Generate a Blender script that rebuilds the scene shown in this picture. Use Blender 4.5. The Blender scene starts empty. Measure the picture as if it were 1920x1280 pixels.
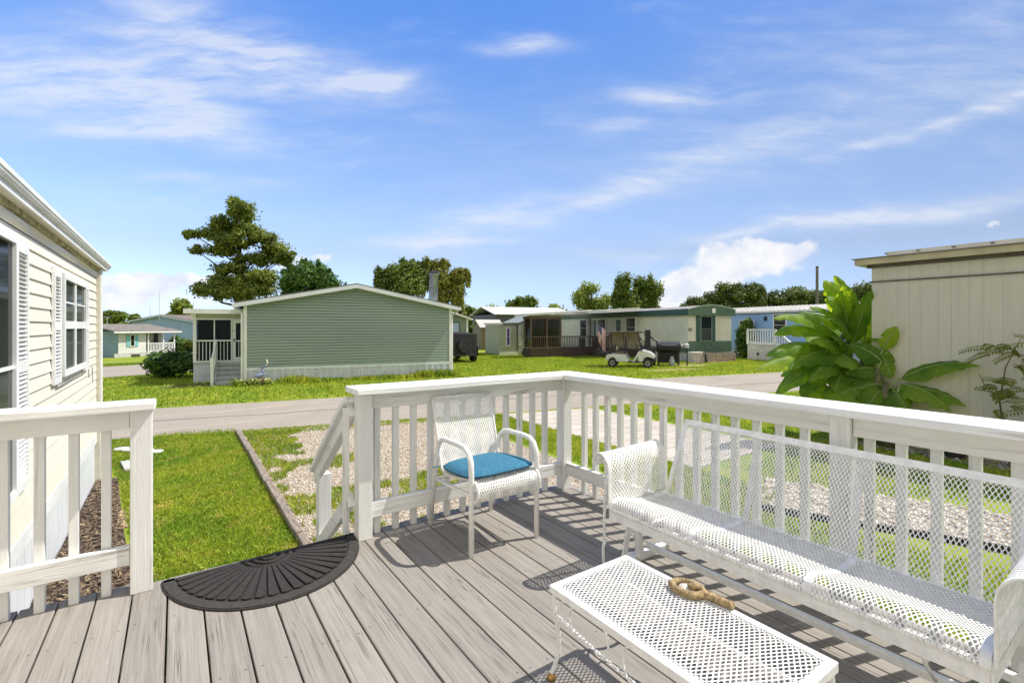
import bpy, bmesh, math, random
import numpy as np
from mathutils import Vector, Matrix
R = math.radians
rng = np.random.default_rng(7)
random.seed(7)
scene = bpy.context.scene
COL = scene.collection

# ------------------------------------------------------------------ camera
cam_d = bpy.data.cameras.new('camera'); cam = bpy.data.objects.new('camera', cam_d); COL.objects.link(cam)
cam_d.sensor_width = 36.0; cam_d.lens = 906.0/1920*36; cam_d.shift_y = -27.2/1920
cam_d.clip_start = 0.05; cam_d.clip_end = 3000
cam.location = (0, 0, 2.11); cam.rotation_euler = (R(90), 0, R(-34.84))
scene.camera = cam

# ------------------------------------------------------------------ light
SUN_EL = 56.5
SH = Vector((0.955, -0.295, 0)).normalized()
SV = Vector((SH.x*math.cos(R(SUN_EL)), SH.y*math.cos(R(SUN_EL)), math.sin(R(SUN_EL))))
sun_d = bpy.data.lights.new('sun', 'SUN'); sun = bpy.data.objects.new('sun', sun_d); COL.objects.link(sun)
sun_d.energy = 5.0; sun_d.angle = R(0.53); sun_d.color = (1.0, 0.955, 0.875)
sun.rotation_euler = SV.to_track_quat('Z', 'Y').to_euler(); sun.location = (20, -6, 30)
scene.view_settings.view_transform = 'Standard'; scene.view_settings.look = 'None'
scene.view_settings.gamma = 1.0; scene.view_settings.exposure = 0.27
SKY_STRENGTH = 0.15

def N(nt, t, **kw):
    n = nt.nodes.new(t)
    for k, v in kw.items():
        setattr(n, k, v)
    return n
def math_n(nt, op, a, b=None, c=None, clamp=False):
    n = nt.nodes.new('ShaderNodeMath'); n.operation = op; n.use_clamp = clamp
    for i, x in enumerate((a, b, c)):
        if x is None: continue
        if isinstance(x, (int, float)): n.inputs[i].default_value = x
        else: nt.links.new(x, n.inputs[i])
    return n.outputs[0]
def mixc(nt, f, a, b, mode='MIX'):
    n = nt.nodes.new('ShaderNodeMix'); n.data_type = 'RGBA'; n.blend_type = mode; n.clamp_factor = True
    for s, x in ((n.inputs[0], f), (n.inputs[6], a), (n.inputs[7], b)):
        if isinstance(x, (int, float)): s.default_value = x
        elif isinstance(x, (tuple, list)): s.default_value = (*x[:3], 1)
        else: nt.links.new(x, s)
    return n.outputs[2]
def ramp(nt, f, lo, hi):
    n = nt.nodes.new('ShaderNodeMapRange'); n.interpolation_type = 'SMOOTHSTEP'
    n.inputs[1].default_value = lo; n.inputs[2].default_value = hi
    nt.links.new(f, n.inputs[0]); return n.outputs[0]
def noise(nt, vec, scale, detail=4, rough=.55, dist=0.0):
    n = nt.nodes.new('ShaderNodeTexNoise'); n.inputs['Scale'].default_value = scale
    n.inputs['Detail'].default_value = detail; n.inputs['Roughness'].default_value = rough
    n.inputs['Distortion'].default_value = dist
    if vec is not None: nt.links.new(vec, n.inputs['Vector'])
    return n.outputs[0]
def mapping(nt, vec, loc=(0,0,0), rot=(0,0,0), sc=(1,1,1), typ='POINT'):
    n = nt.nodes.new('ShaderNodeMapping'); n.vector_type = typ
    n.inputs[1].default_value = loc; n.inputs[2].default_value = rot; n.inputs[3].default_value = sc
    nt.links.new(vec, n.inputs[0]); return n.outputs[0]

# ------------------------------------------------------------------ sky: Nishita + cirrus and cumulus, placed by world direction
def build_world():
    w = bpy.data.worlds.new('World'); scene.world = w; w.use_nodes = True
    nt = w.node_tree; nt.nodes.clear()
    out = N(nt, 'ShaderNodeOutputWorld'); bg = N(nt, 'ShaderNodeBackground'); bg.inputs[1].default_value = SKY_STRENGTH
    nt.links.new(bg.outputs[0], out.inputs[0])
    sky = N(nt, 'ShaderNodeTexSky'); sky.sky_type = 'NISHITA'; sky.sun_disc = False
    sky.sun_elevation = R(SUN_EL); sky.sun_rotation = math.atan2(SH.x, SH.y)
    sky.air_density = 1.0; sky.dust_density = 0.6; sky.ozone_density = 2.0; sky.altitude = 0
    tc = N(nt, 'ShaderNodeTexCoord')
    # bearing/elevation plane coordinates: s to the right, t up, measured on a vertical plane facing bearing 34.84 deg
    rot = mapping(nt, tc.outputs['Generated'], rot=(0, 0, R(34.84)))
    sep = N(nt, 'ShaderNodeSeparateXYZ'); nt.links.new(rot, sep.inputs[0])
    f = math_n(nt, 'MAXIMUM', sep.outputs[1], 0.05)
    s = math_n(nt, 'DIVIDE', sep.outputs[0], f); t = math_n(nt, 'DIVIDE', sep.outputs[2], f)
    comb = N(nt, 'ShaderNodeCombineXYZ'); nt.links.new(s, comb.inputs[0]); nt.links.new(t, comb.inputs[1])
    st = comb.outputs[0]
    front = ramp(nt, sep.outputs[1], 0.02, 0.25)
    # domain warp
    def warped(vec, scale, amt, seed):
        n = N(nt, 'ShaderNodeTexNoise'); n.inputs['Scale'].default_value = scale; n.inputs['Detail'].default_value = 3
        v2 = mapping(nt, vec, loc=(seed, seed*1.7, 0)); nt.links.new(v2, n.inputs['Vector'])
        sub = N(nt, 'ShaderNodeVectorMath', operation='SUBTRACT'); nt.links.new(n.outputs[1], sub.inputs[0]); sub.inputs[1].default_value = (.5,.5,.5)
        sc = N(nt, 'ShaderNodeVectorMath', operation='SCALE'); nt.links.new(sub.outputs[0], sc.inputs[0]); sc.inputs[3].default_value = amt
        ad = N(nt, 'ShaderNodeVectorMath', operation='ADD'); nt.links.new(vec, ad.inputs[0]); nt.links.new(sc.outputs[0], ad.inputs[1])
        return ad.outputs[0]
    wst = warped(st, 3.0, 0.10, 3.1)
    def blob(vec, x, y, rx, ry, ang, a):
        loc = ((x-960)/906., (612.8-y)/906., 0)
        m = mapping(nt, vec, loc=loc, rot=(0, 0, R(ang)), sc=(rx/906., ry/906., 1), typ='TEXTURE')
        d = N(nt, 'ShaderNodeVectorMath', operation='DOT_PRODUCT'); nt.links.new(m, d.inputs[0]); nt.links.new(m, d.inputs[1])
        e = math_n(nt, 'EXPONENT', math_n(nt, 'MULTIPLY', d.outputs['Value'], -1.0))
        return math_n(nt, 'MULTIPLY', e, a)
    def add(lst):
        r = lst[0]
        for x in lst[1:]: r = math_n(nt, 'ADD', r, x)
        return r
    ci = [(330,60,170,90,-25,.55),(520,135,250,48,-14,.55),(700,165,85,20,8,.75),(620,155,140,30,-8,.3),(170,170,240,55,-12,.75),(330,200,180,40,-22,.4),
          (250,245,210,20,-6,.6),(360,250,90,24,12,.4),(60,130,200,110,0,.3),(980,90,80,13,-2,.75),(1225,184,95,20,-6,.7),(1160,237,55,13,4,.7),
          (1010,395,230,26,14,.6),(1250,330,260,24,22,.42),(1480,262,260,60,15,.3),(1760,235,230,13,16,.6),(1880,205,90,12,22,.4),(1750,110,330,100,-8,.32),
          (1720,398,330,17,6,.75),(1400,436,110,8,10,.5),(780,468,110,14,0,.55),(900,462,110,6,4,.4),(860,440,70,22,25,.3),(400,340,120,16,0,.35),(1230,480,150,10,0,.35),(1180,300,700,120,8,.12)]
    cd = add([blob(wst, *c) for c in ci])
    fib = noise(nt, mapping(nt, warped(st, 5.0, .05, 9.0), rot=(0, 0, R(-8)), sc=(3.2, 17, 1)), 1.6, 7, .62)
    big = noise(nt, mapping(nt, st, sc=(2.5, 5, 1)), 1.3, 4, .55)
    fibm = math_n(nt, 'ADD', math_n(nt, 'MULTIPLY', ramp(nt, fib, .25, .8), .95), .22)
    cir = math_n(nt, 'MULTIPLY', math_n(nt, 'MULTIPLY', cd, fibm), 1.12)
    veil = math_n(nt, 'MULTIPLY', math_n(nt, 'MULTIPLY', ramp(nt, big, .45, .8), ramp(nt, fib, .3, .8)), .42)
    cir = math_n(nt, 'MULTIPLY', math_n(nt, 'ADD', cir, veil), front)
    cir = math_n(nt, 'MINIMUM', math_n(nt, 'MULTIPLY', cir, .88), .68)
    # cumulus near the horizon
    cu = [(1340,478,34,26,0,1.0),(1325,520,70,32,10,1.0),(1415,462,40,22,0,.95),(1460,466,44,22,0,.9),(1512,470,36,15,0,.85),(1450,502,110,26,0,.7),(1385,505,50,24,0,.6),
          (1265,545,60,22,10,.85),(1300,530,50,18,14,.7),(1320,570,110,24,0,.55),(1230,575,60,28,0,.55),(280,528,75,22,0,1.0),(230,545,60,28,0,.95),(350,525,35,16,0,.8),(320,570,170,30,0,.6),
          (425,515,40,24,25,.95),(545,490,55,18,0,.8),(605,483,20,10,0,.9),(920,575,60,20,0,.5),(1860,419,26,10,8,.8),(640,560,200,20,0,.25),(1120,560,60,20,0,.5)]
    wc = warped(st, 16.0, .045, 5.0); wc = warped(wc, 45.0, .014, 1.0)
    cc = add([blob(wc, *c) for c in cu])
    cn = noise(nt, mapping(nt, st, sc=(1, 1.35, 1)), 13, 8, .62)
    cden = ramp(nt, math_n(nt, 'ADD', cc, math_n(nt, 'MULTIPLY', math_n(nt, 'SUBTRACT', cn, .5), 1.25)), .40, .92)
    cden = math_n(nt, 'MULTIPLY', math_n(nt, 'MULTIPLY', cden, front), .93)
    # colour
    el = sep.outputs[2]
    tint = N(nt, 'ShaderNodeValToRGB'); nt.links.new(el, tint.inputs[0])
    cr = tint.color_ramp
    cr.elements[0].position = 0.0; cr.elements[0].color = (.68, .85, 1.38, 1)
    cr.elements[1].position = 1.0; cr.elements[1].color = (.44, .74, 1.15, 1)
    for p_, c_ in ((.144, (.84, .80, .90)), (.2, (.90, .90, 1.02)), (.325, (.82, .91, 1.05)), (.547, (.52, .80, 1.2))):
        e = cr.elements.new(p_); e.color = (*c_, 1)
    base = mixc(nt, 1.0, sky.outputs[0], tint.outputs[0], 'MULTIPLY')
    even = math_n(nt, 'MINIMUM', math_n(nt, 'MAXIMUM', math_n(nt, 'SUBTRACT', 1.0, math_n(nt, 'MULTIPLY', sep.outputs[0], .55)), .55), 1.35)
    ev = N(nt, 'ShaderNodeCombineXYZ')
    for q in range(3): nt.links.new(even, ev.inputs[q])
    base = mixc(nt, 1.0, base, ev.outputs[0], 'MULTIPLY')
    white = 1.0/SKY_STRENGTH
    c1 = mixc(nt, cir, base, (.70*white, .73*white, .80*white))
    shade = math_n(nt, 'MULTIPLY', ramp(nt, cn, .35, .65), 1.0)
    cucol = mixc(nt, shade, (.66*white, .70*white, .79*white), (.84*white, .83*white, .83*white))
    c2 = mixc(nt, cden, c1, cucol)
    # warm white cloud fill added to the unseen sky behind the viewer, faint overhead
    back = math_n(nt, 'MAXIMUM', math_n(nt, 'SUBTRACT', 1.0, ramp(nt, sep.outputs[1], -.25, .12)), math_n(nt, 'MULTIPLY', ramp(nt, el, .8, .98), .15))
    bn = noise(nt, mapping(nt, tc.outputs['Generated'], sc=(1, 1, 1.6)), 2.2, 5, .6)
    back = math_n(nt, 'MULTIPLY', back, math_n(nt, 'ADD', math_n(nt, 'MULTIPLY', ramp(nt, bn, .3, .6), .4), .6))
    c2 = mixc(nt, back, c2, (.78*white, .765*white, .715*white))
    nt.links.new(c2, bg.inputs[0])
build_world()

# ------------------------------------------------------------------ materials
MATS = {}
def newmat(name):
    m = bpy.data.materials.new(name); m.use_nodes = True
    nt = m.node_tree
    return m, nt, nt.nodes['Principled BSDF']
def bump(nt, b, h, strength=.3, dist=.01):
    n = N(nt, 'ShaderNodeBump'); n.inputs['Strength'].default_value = strength; n.inputs['Distance'].default_value = dist
    nt.links.new(h, n.inputs['Height']); nt.links.new(n.outputs[0], b.inputs['Normal'])
def pos(nt): return N(nt, 'ShaderNodeNewGeometry').outputs['Position']
def mat(name, col, rough=.6, sc=4.0, var=.12, metal=0.0, bumps=None, stretch=(1,1,1), spec=.5, coat=0, col2=None):
    if name in MATS: return MATS[name]
    m, nt, b = newmat(name)
    p = mapping(nt, pos(nt), sc=stretch)
    n = noise(nt, p, sc, 6, .6)
    c2 = col2 or tuple(x*(1-2*var) for x in col)
    c1 = tuple(min(1, x*(1+var)) for x in col)
    nt.links.new(mixc(nt, ramp(nt, n, .3, .7), c2, c1), b.inputs['Base Color'])
    b.inputs['Roughness'].default_value = rough; b.inputs['Metallic'].default_value = metal
    b.inputs['Specular IOR Level'].default_value = spec; b.inputs['Coat Weight'].default_value = coat
    if bumps: bump(nt, b, noise(nt, p, bumps[0], 5, .6), bumps[1], bumps[2])
    MATS[name] = m; return m

def mat_wood_white(axis):
    name = 'white_painted_wood_'+axis
    if name in MATS: return MATS[name]
    m, nt, b = newmat(name)
    k = {'x': (1.2, 26, 26), 'y': (26, 1.2, 26), 'z': (26, 26, 1.2)}[axis]
    P = pos(nt); p = mapping(nt, P, sc=k)
    g = noise(nt, p, 1.0, 6, .65, .6)
    g2 = noise(nt, P, 3.0, 5, .6)
    wear = math_n(nt, 'MULTIPLY', ramp(nt, g, .56, .68), ramp(nt, g2, .44, .62))
    c = mixc(nt, ramp(nt, g2, .3, .7), (.74, .735, .705), (.83, .825, .79))
    c = mixc(nt, math_n(nt, 'MULTIPLY', ramp(nt, g, .45, .7), .2), c, (.45, .44, .41))
    c = mixc(nt, math_n(nt, 'MULTIPLY', wear, .75), c, (.33, .30, .26))
    nt.links.new(c, b.inputs['Base Color']); b.inputs['Roughness'].default_value = .55
    bump(nt, b, g, .75, .007)
    MATS[name] = m; return m
def mat_deck():
    m, nt, b = newmat('weathered_deck_board')
    oi = N(nt, 'ShaderNodeObjectInfo'); P = pos(nt)
    off = math_n(nt, 'MULTIPLY', oi.outputs['Random'], 37.0)
    cv = N(nt, 'ShaderNodeCombineXYZ'); nt.links.new(off, cv.inputs[0]); nt.links.new(off, cv.inputs[1])
    ad = N(nt, 'ShaderNodeVectorMath', operation='ADD'); nt.links.new(P, ad.inputs[0]); nt.links.new(cv.outputs[0], ad.inputs[1])
    V = ad.outputs[0]
    fine = noise(nt, mapping(nt, V, sc=(55, 1.6, 55)), 1.5, 6, .7, .4)
    mid = noise(nt, mapping(nt, V, sc=(16, .9, 16)), 1.4, 4, .6, 1.2)
    big = noise(nt, V, 2.2, 4, .6)
    # long drying cracks along the board: thin level lines of a strongly stretched field
    ck = noise(nt, mapping(nt, V, sc=(22, .42, 22)), 1.2, 3, .5, .25)
    cl = math_n(nt, 'ABSOLUTE', math_n(nt, 'SUBTRACT', ck, .5))
    ck2 = noise(nt, mapping(nt, V, loc=(5, 3, 0), sc=(34, .7, 34)), 1.2, 2, .5, .2)
    cl2 = math_n(nt, 'ABSOLUTE', math_n(nt, 'SUBTRACT', ck2, .52))
    gate = ramp(nt, noise(nt, mapping(nt, V, sc=(7, 1.3, 7)), 1.2, 3, .6), .44, .6)
    crack = math_n(nt, 'MULTIPLY', math_n(nt, 'SUBTRACT', 1.0, ramp(nt, cl, .004, .016)), gate)
    crack2 = math_n(nt, 'MULTIPLY', math_n(nt, 'MULTIPLY', math_n(nt, 'SUBTRACT', 1.0, ramp(nt, cl2, .004, .02)), gate), .55)
    crack = math_n(nt, 'MAXIMUM', crack, crack2)
    c = mixc(nt, ramp(nt, fine, .3, .72), (.225, .203, .176), (.305, .279, .248))
    c = mixc(nt, math_n(nt, 'MULTIPLY', ramp(nt, mid, .5, .72), .25), c, (.35, .322, .287))
    c = mixc(nt, math_n(nt, 'MULTIPLY', ramp(nt, big, .5, .72), .45), c, (.255, .232, .205))
    hv = N(nt, 'ShaderNodeHueSaturation'); nt.links.new(c, hv.inputs['Color'])
    nt.links.new(math_n(nt, 'ADD', math_n(nt, 'MULTIPLY', oi.outputs['Random'], .16), .92), hv.inputs['Value'])
    c = mixc(nt, math_n(nt, 'MULTIPLY', crack, .55), hv.outputs[0], (.06, .05, .042))
    vor = N(nt, 'ShaderNodeTexVoronoi'); vor.inputs['Scale'].default_value = 2.6; nt.links.new(mapping(nt, V, sc=(1.5, .8, 1)), vor.inputs['Vector'])
    knot = math_n(nt, 'SUBTRACT', 1.0, ramp(nt, vor.outputs['Distance'], .018, .032))
    c = mixc(nt, math_n(nt, 'MULTIPLY', knot, .7), c, (.10, .08, .06))
    # screw heads in pairs over the joists
    sp = N(nt, 'ShaderNodeSeparateXYZ'); nt.links.new(P, sp.inputs[0])
    fx = math_n(nt, 'FRACT', math_n(nt, 'DIVIDE', math_n(nt, 'ADD', sp.outputs[0], 10*.14285+.6025), .14285))
    dx = math_n(nt, 'MULTIPLY', math_n(nt, 'SUBTRACT', math_n(nt, 'ABSOLUTE', math_n(nt, 'SUBTRACT', fx, .48)), .30), .14285)
    dy = math_n(nt, 'MULTIPLY', math_n(nt, 'SUBTRACT', math_n(nt, 'FRACT', math_n(nt, 'ADD', math_n(nt, 'DIVIDE', sp.outputs[1], .61), math_n(nt, 'MULTIPLY', oi.outputs['Random'], .05))), .5), .61)
    dd = math_n(nt, 'SQRT', math_n(nt, 'ADD', math_n(nt, 'POWER', dx, 2.0), math_n(nt, 'POWER', dy, 2.0)))
    c = mixc(nt, math_n(nt, 'MULTIPLY', math_n(nt, 'SUBTRACT', 1.0, ramp(nt, dd, .003, .006)), .75), c, (.06, .05, .045))
    nt.links.new(c, b.inputs['Base Color']); b.inputs['Roughness'].default_value = .75; b.inputs['Specular IOR Level'].default_value = .25
    h = math_n(nt, 'SUBTRACT', math_n(nt, 'MULTIPLY', fine, .5), math_n(nt, 'MULTIPLY', crack, 1.2))
    bump(nt, b, h, .5, .004)
    MATS['deck'] = m; return m
def mat_leaf(name, c_dark, c_light, trans=.35, sc=.8, rough=.6, tcol=None, island=.35, spec=.3):
    if name in MATS: return MATS[name]
    m, nt, b = newmat(name)
    g = N(nt, 'ShaderNodeNewGeometry')
    n = noise(nt, g.outputs['Position'], sc, 4, .6)
    f = math_n(nt, 'ADD', math_n(nt, 'MULTIPLY', ramp(nt, n, .3, .7), 1-island), math_n(nt, 'MULTIPLY', g.outputs['Random Per Island'], island))
    c = mixc(nt, f, c_dark, c_light)
    nt.links.new(c, b.inputs['Base Color']); b.inputs['Roughness'].default_value = rough; b.inputs['Specular IOR Level'].default_value = spec
    t = N(nt, 'ShaderNodeBsdfTranslucent')
    nt.links.new(mixc(nt, 1.0, c, tcol or (1.9, 1.7, .8), 'MULTIPLY'), t.inputs['Color'])
    mx = N(nt, 'ShaderNodeMixShader'); mx.inputs[0].default_value = trans
    out = nt.nodes['Material Output']
    nt.links.new(b.outputs[0], mx.inputs[1]); nt.links.new(t.outputs[0], mx.inputs[2]); nt.links.new(mx.outputs[0], out.inputs[0])
    MATS[name] = m; return m
def mat_glass(name='window_glass', tint=(.55, .6, .6), trans=.55):
    if name in MATS: return MATS[name]
    m, nt, b = newmat(name)
    b.inputs['Base Color'].default_value = (.015, .02, .022, 1); b.inputs['Roughness'].default_value = .06
    t = N(nt, 'ShaderNodeBsdfTransparent'); t.inputs[0].default_value = (*tint, 1)
    mx = N(nt, 'ShaderNodeMixShader'); mx.inputs[0].default_value = trans
    nt.links.new(b.outputs[0], mx.inputs[1]); nt.links.new(t.outputs[0], mx.inputs[2])
    nt.links.new(mx.outputs[0], nt.nodes['Material Output'].inputs[0])
    MATS[name] = m; return m

WX, WY, WZ = mat_wood_white('x'), mat_wood_white('y'), mat_wood_white('z')
DECK = mat_deck()
WMETAL = mat('white_metal', (.83, .82, .785), .45, 30, .06, bumps=(220, .15, .001))
WVINYL = mat('white_vinyl', (.80, .80, .785), .5, 3, .05)
CREAM = mat('cream_siding', (.80, .74, .625), .55, 1.2, .05, bumps=(60, .08, .002), stretch=(1, .15, 1))
GLASS = mat_glass()
DARKIN = mat('dark_interior', (.05, .05, .045), .9, 2, .1)
CURTAIN = mat('curtain_cloth', (.55, .52, .44), .9, 14, .12, stretch=(1, 6, .2))
BLACK = mat('black_rubber', (.026, .022, .019), .88, 40, .2, bumps=(300, .35, .002))
SHINGLE = mat('grey_shingle', (.16, .15, .14), .85, 8, .2, bumps=(40, .5, .01))

# ------------------------------------------------------------------ mesh building
class MB:
    def __init__(s): s.v = []; s.f = []; s.M = None
    def add(s, vs, fs):
        o = len(s.v)
        if s.M is not None: vs = [tuple(s.M @ Vector(v)) for v in vs]
        s.v += [tuple(map(float, v)) for v in vs]; s.f += [tuple(i+o for i in f) for f in fs]
    def box(s, x0, x1, y0, y1, z0, z1):
        s.add([(x0,y0,z0),(x1,y0,z0),(x1,y1,z0),(x0,y1,z0),(x0,y0,z1),(x1,y0,z1),(x1,y1,z1),(x0,y1,z1)],
              [(0,3,2,1),(4,5,6,7),(0,1,5,4),(1,2,6,5),(2,3,7,6),(3,0,4,7)])
    def bar(s, a, b, w, h, up=(0,0,1)):
        a, b = Vector(a), Vector(b); d = (b-a).normalized(); u = Vector(up)
        r = d.cross(u)
        if r.length < 1e-4: r = d.cross(Vector((1,0,0)))
        r.normalize(); u = r.cross(d).normalized()
        vs = []
        for p in (a, b):
            for i, j in ((-1,-1),(1,-1),(1,1),(-1,1)): vs.append(p + r*(w/2*i) + u*(h/2*j))
        s.add(vs, [(0,3,2,1),(4,5,6,7),(0,1,5,4),(1,2,6,5),(2,3,7,6),(3,0,4,7)])
    def prism(s, poly, y0, y1, axis='y'):
        n = len(poly)
        def P(p, t):
            return {'y': (p[0], t, p[1]), 'x': (t, p[0], p[1]), 'z': (p[0], p[1], t)}[axis]
        s.add([P(p, y0) for p in poly]+[P(p, y1) for p in poly],
              [tuple(range(n)), tuple(range(2*n-1, n-1, -1))]+[(i, i+n, (i+1) % n+n, (i+1) % n) for i in range(n)])
    def tube(s, pts, r, seg=8, closed=False, flat=None):
        pts = [Vector(p) for p in pts]; n = len(pts); rs = r if isinstance(r, (list, tuple)) else [r]*n
        prev = None; vs = []
        for i, p in enumerate(pts):
            if closed: d = pts[(i+1) % n]-pts[i-1]
            else: d = pts[min(i+1, n-1)]-pts[max(i-1, 0)]
            d.normalize()
            if prev is None:
                a = Vector((0,0,1)) if abs(d.z) < .9 else Vector((1,0,0))
                u = d.cross(a).normalized()
            else:
                u = prev - d*prev.dot(d)
                u = u.normalized() if u.length > 1e-6 else d.orthogonal().normalized()
            prev = u; w = d.cross(u)
            for k in range(seg):
                an = 2*math.pi*(k+.5)/seg
                vs.append(p + (u*math.cos(an) + w*math.sin(an))*rs[i])
        fs = []
        for i in range(n if closed else n-1):
            j = (i+1) % n
            for k in range(seg):
                l = (k+1) % seg
                fs.append((i*seg+k, i*seg+l, j*seg+l, j*seg+k))
        if not closed:
            fs += [tuple(range(seg-1, -1, -1)), tuple(range((n-1)*seg, n*seg))]
        s.add(vs, fs)
    def lathe(s, prof, c=(0,0,0), seg=16, axis='z'):
        vs = []; n = len(prof)
        for r, z in prof:
            for k in range(seg):
                a = 2*math.pi*k/seg; x, y = r*math.cos(a), r*math.sin(a)
                q = {'z': (x, y, z), 'x': (z, x, y), 'y': (x, z, y)}[axis]
                vs.append((q[0]+c[0], q[1]+c[1], q[2]+c[2]))
        fs = [(i*seg+k, i*seg+(k+1) % seg, (i+1)*seg+(k+1) % seg, (i+1)*seg+k) for i in range(n-1) for k in range(seg)]
        fs += [tuple(range(seg)), tuple(range((n-1)*seg, n*seg))]
        s.add(vs, fs)
    def grid(s, P, nu, nv):
        s.add([P(i, j) for i in range(nu+1) for j in range(nv+1)],
              [(i*(nv+1)+j, (i+1)*(nv+1)+j, (i+1)*(nv+1)+j+1, i*(nv+1)+j+1) for i in range(nu) for j in range(nv)])
    def build(s, name, m, parent=None, world=False, smooth=False, bevel=0, solid=0, org=None, fix=True):
        vs = s.v
        if world and parent is not None:
            pm = Matrix.Translation(parent.location) @ Matrix.Rotation(parent.rotation_euler.z, 4, 'Z')
            if parent.parent is not None: raise RuntimeError
            iv = pm.inverted(); vs = [tuple(iv @ Vector(v)) for v in vs]
        if org is not None: vs = [(v[0]-org[0], v[1]-org[1], v[2]-org[2]) for v in vs]
        me = bpy.data.meshes.new(name); me.from_pydata(vs, [], s.f); me.update()
        if fix:
            bm = bmesh.new(); bm.from_mesh(me); bmesh.ops.recalc_face_normals(bm, faces=bm.faces); bm.to_mesh(me); bm.free()
        if smooth: me.polygons.foreach_set('use_smooth', [True]*len(me.polygons))
        o = bpy.data.objects.new(name, me); COL.objects.link(o)
        if m: me.materials.append(m)
        if org is not None: o.location = org
        if parent is not None: o.parent = parent
        if bevel:
            b = o.modifiers.new('b', 'BEVEL'); b.width = bevel; b.segments = 2; b.limit_method = 'ANGLE'; b.angle_limit = R(40)
        if solid:
            b = o.modifiers.new('s', 'SOLIDIFY'); b.thickness = solid; b.offset = 0
        return o
def npmesh(name, V, F, m, parent=None):
    """V (n,3), F (k,3 or 4)"""
    me = bpy.data.meshes.new(name); nv = len(V); k = F.shape[1]; nf = len(F)
    me.vertices.add(nv); me.vertices.foreach_set('co', np.ascontiguousarray(V, dtype=np.float32).ravel())
    me.loops.add(nf*k); me.loops.foreach_set('vertex_index', np.ascontiguousarray(F, dtype=np.int32).ravel())
    me.polygons.add(nf); me.polygons.foreach_set('loop_start', np.arange(0, nf*k, k, dtype=np.int32))
    me.update(calc_edges=True); me.validate()
    o = bpy.data.objects.new(name, me); COL.objects.link(o); me.materials.append(m)
    if parent is not None: o.parent = parent
    return o
def thing(name, label, cat, loc=(0,0,0), rz=0, group=None):
    o = bpy.data.objects.new(name, None); COL.objects.link(o); o.empty_display_size = .2
    o.location = loc; o.rotation_euler = (0, 0, rz); o['label'] = label; o['category'] = cat
    if group: o['group'] = group
    return o
def tag(o, label, cat, group=None):
    o['label'] = label; o['category'] = cat
    if group: o['group'] = group
    return o
def structure(o): o['kind'] = 'structure'; return o
def stuff(o): o['kind'] = 'stuff'; return o
def one(fn, name, m, parent, **kw):
    b = MB(); fn(b); return b.build(name, m, parent, **kw)
def box(name, m, parent, dims, **kw):
    b = MB(); b.box(*dims); return b.build(name, m, parent, **kw)

# ------------------------------------------------------------------ terrain
def sst(t): t = np.clip(t, 0, 1); return t*t*(3-2*t)
def zg(x, y): return -0.57*sst((np.asarray(y, float)-24)/30)*sst((9-np.asarray(x, float))/9)
def mat_ground():
    m, nt, b = newmat('lawn_ground'); P = pos(nt)
    n1 = noise(nt, P, .55, 5, .6); n2 = noise(nt, P, 5.0, 5, .65); n3 = noise(nt, P, 40, 3, .6)
    c = mixc(nt, ramp(nt, n1, .35, .65), (.18, .26, .028), (.30, .34, .04))
    c = mixc(nt, math_n(nt, 'MULTIPLY', ramp(nt, n2, .5, .75), .5), c, (.30, .26, .06))
    c = mixc(nt, math_n(nt, 'MULTIPLY', ramp(nt, n3, .4, .7), .45), c, (.075, .125, .012))
    # bare sandy patches beside the road
    sp = N(nt, 'ShaderNodeSeparateXYZ'); nt.links.new(P, sp.inputs[0])
    def spot(x, y, rx, ry):
        mm = mapping(nt, P, loc=(x, y, 0), rot=(0, 0, R(-12)), sc=(rx, ry, 1000), typ='TEXTURE')
        d = N(nt, 'ShaderNodeVectorMath', operation='LENGTH'); nt.links.new(mm, d.inputs[0])
        return math_n(nt, 'ADD', d.outputs['Value'], math_n(nt, 'MULTIPLY', math_n(nt, 'SUBTRACT', n2, .5), 1.6))
    for s_ in ((20.2, 14.9, 2.0, .5), (23.2, 16.0, 1.6, .6), (15.0, 16.6, 1.6, .4), (25.8, 16.9, 2.2, .5), (.5, 20.7, 1.3, .6), (28.9, 16.3, 2.2, .45)):
        k = math_n(nt, 'SUBTRACT', 1.0, ramp(nt, spot(*s_), .5, 1.3))
        c = mixc(nt, math_n(nt, 'MULTIPLY', k, .85), c, (.36, .27, .15) if s_[0] > 1 else (.10, .07, .045))
    nt.links.new(c, b.inputs['Base Color']); b.inputs['Roughness'].default_value = .95; b.inputs['Specular IOR Level'].default_value = .1
    bump(nt, b, n3, .6, .03)
    return m
GROUND = mat_ground()
xs = np.concatenate([[-1500,-600,-250,-120,-70], np.arange(-50, 61, 2.5), [80,110,160,260,600,1500]])
ys = np.concatenate([[-600,-200,-80,-40], np.arange(-20, 101, 2.5), [120,160,260,600,1500]])
X, Y = np.meshgrid(xs, ys, indexing='ij'); V = np.stack([X, Y, zg(X, Y)], -1).reshape(-1, 3)
i, j = np.meshgrid(np.arange(len(xs)-1), np.arange(len(ys)-1), indexing='ij'); q = (i*len(ys)+j).ravel()
structure(npmesh('ground', V, np.stack([q, q+len(ys), q+len(ys)+1, q+1], 1), GROUND))

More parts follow.
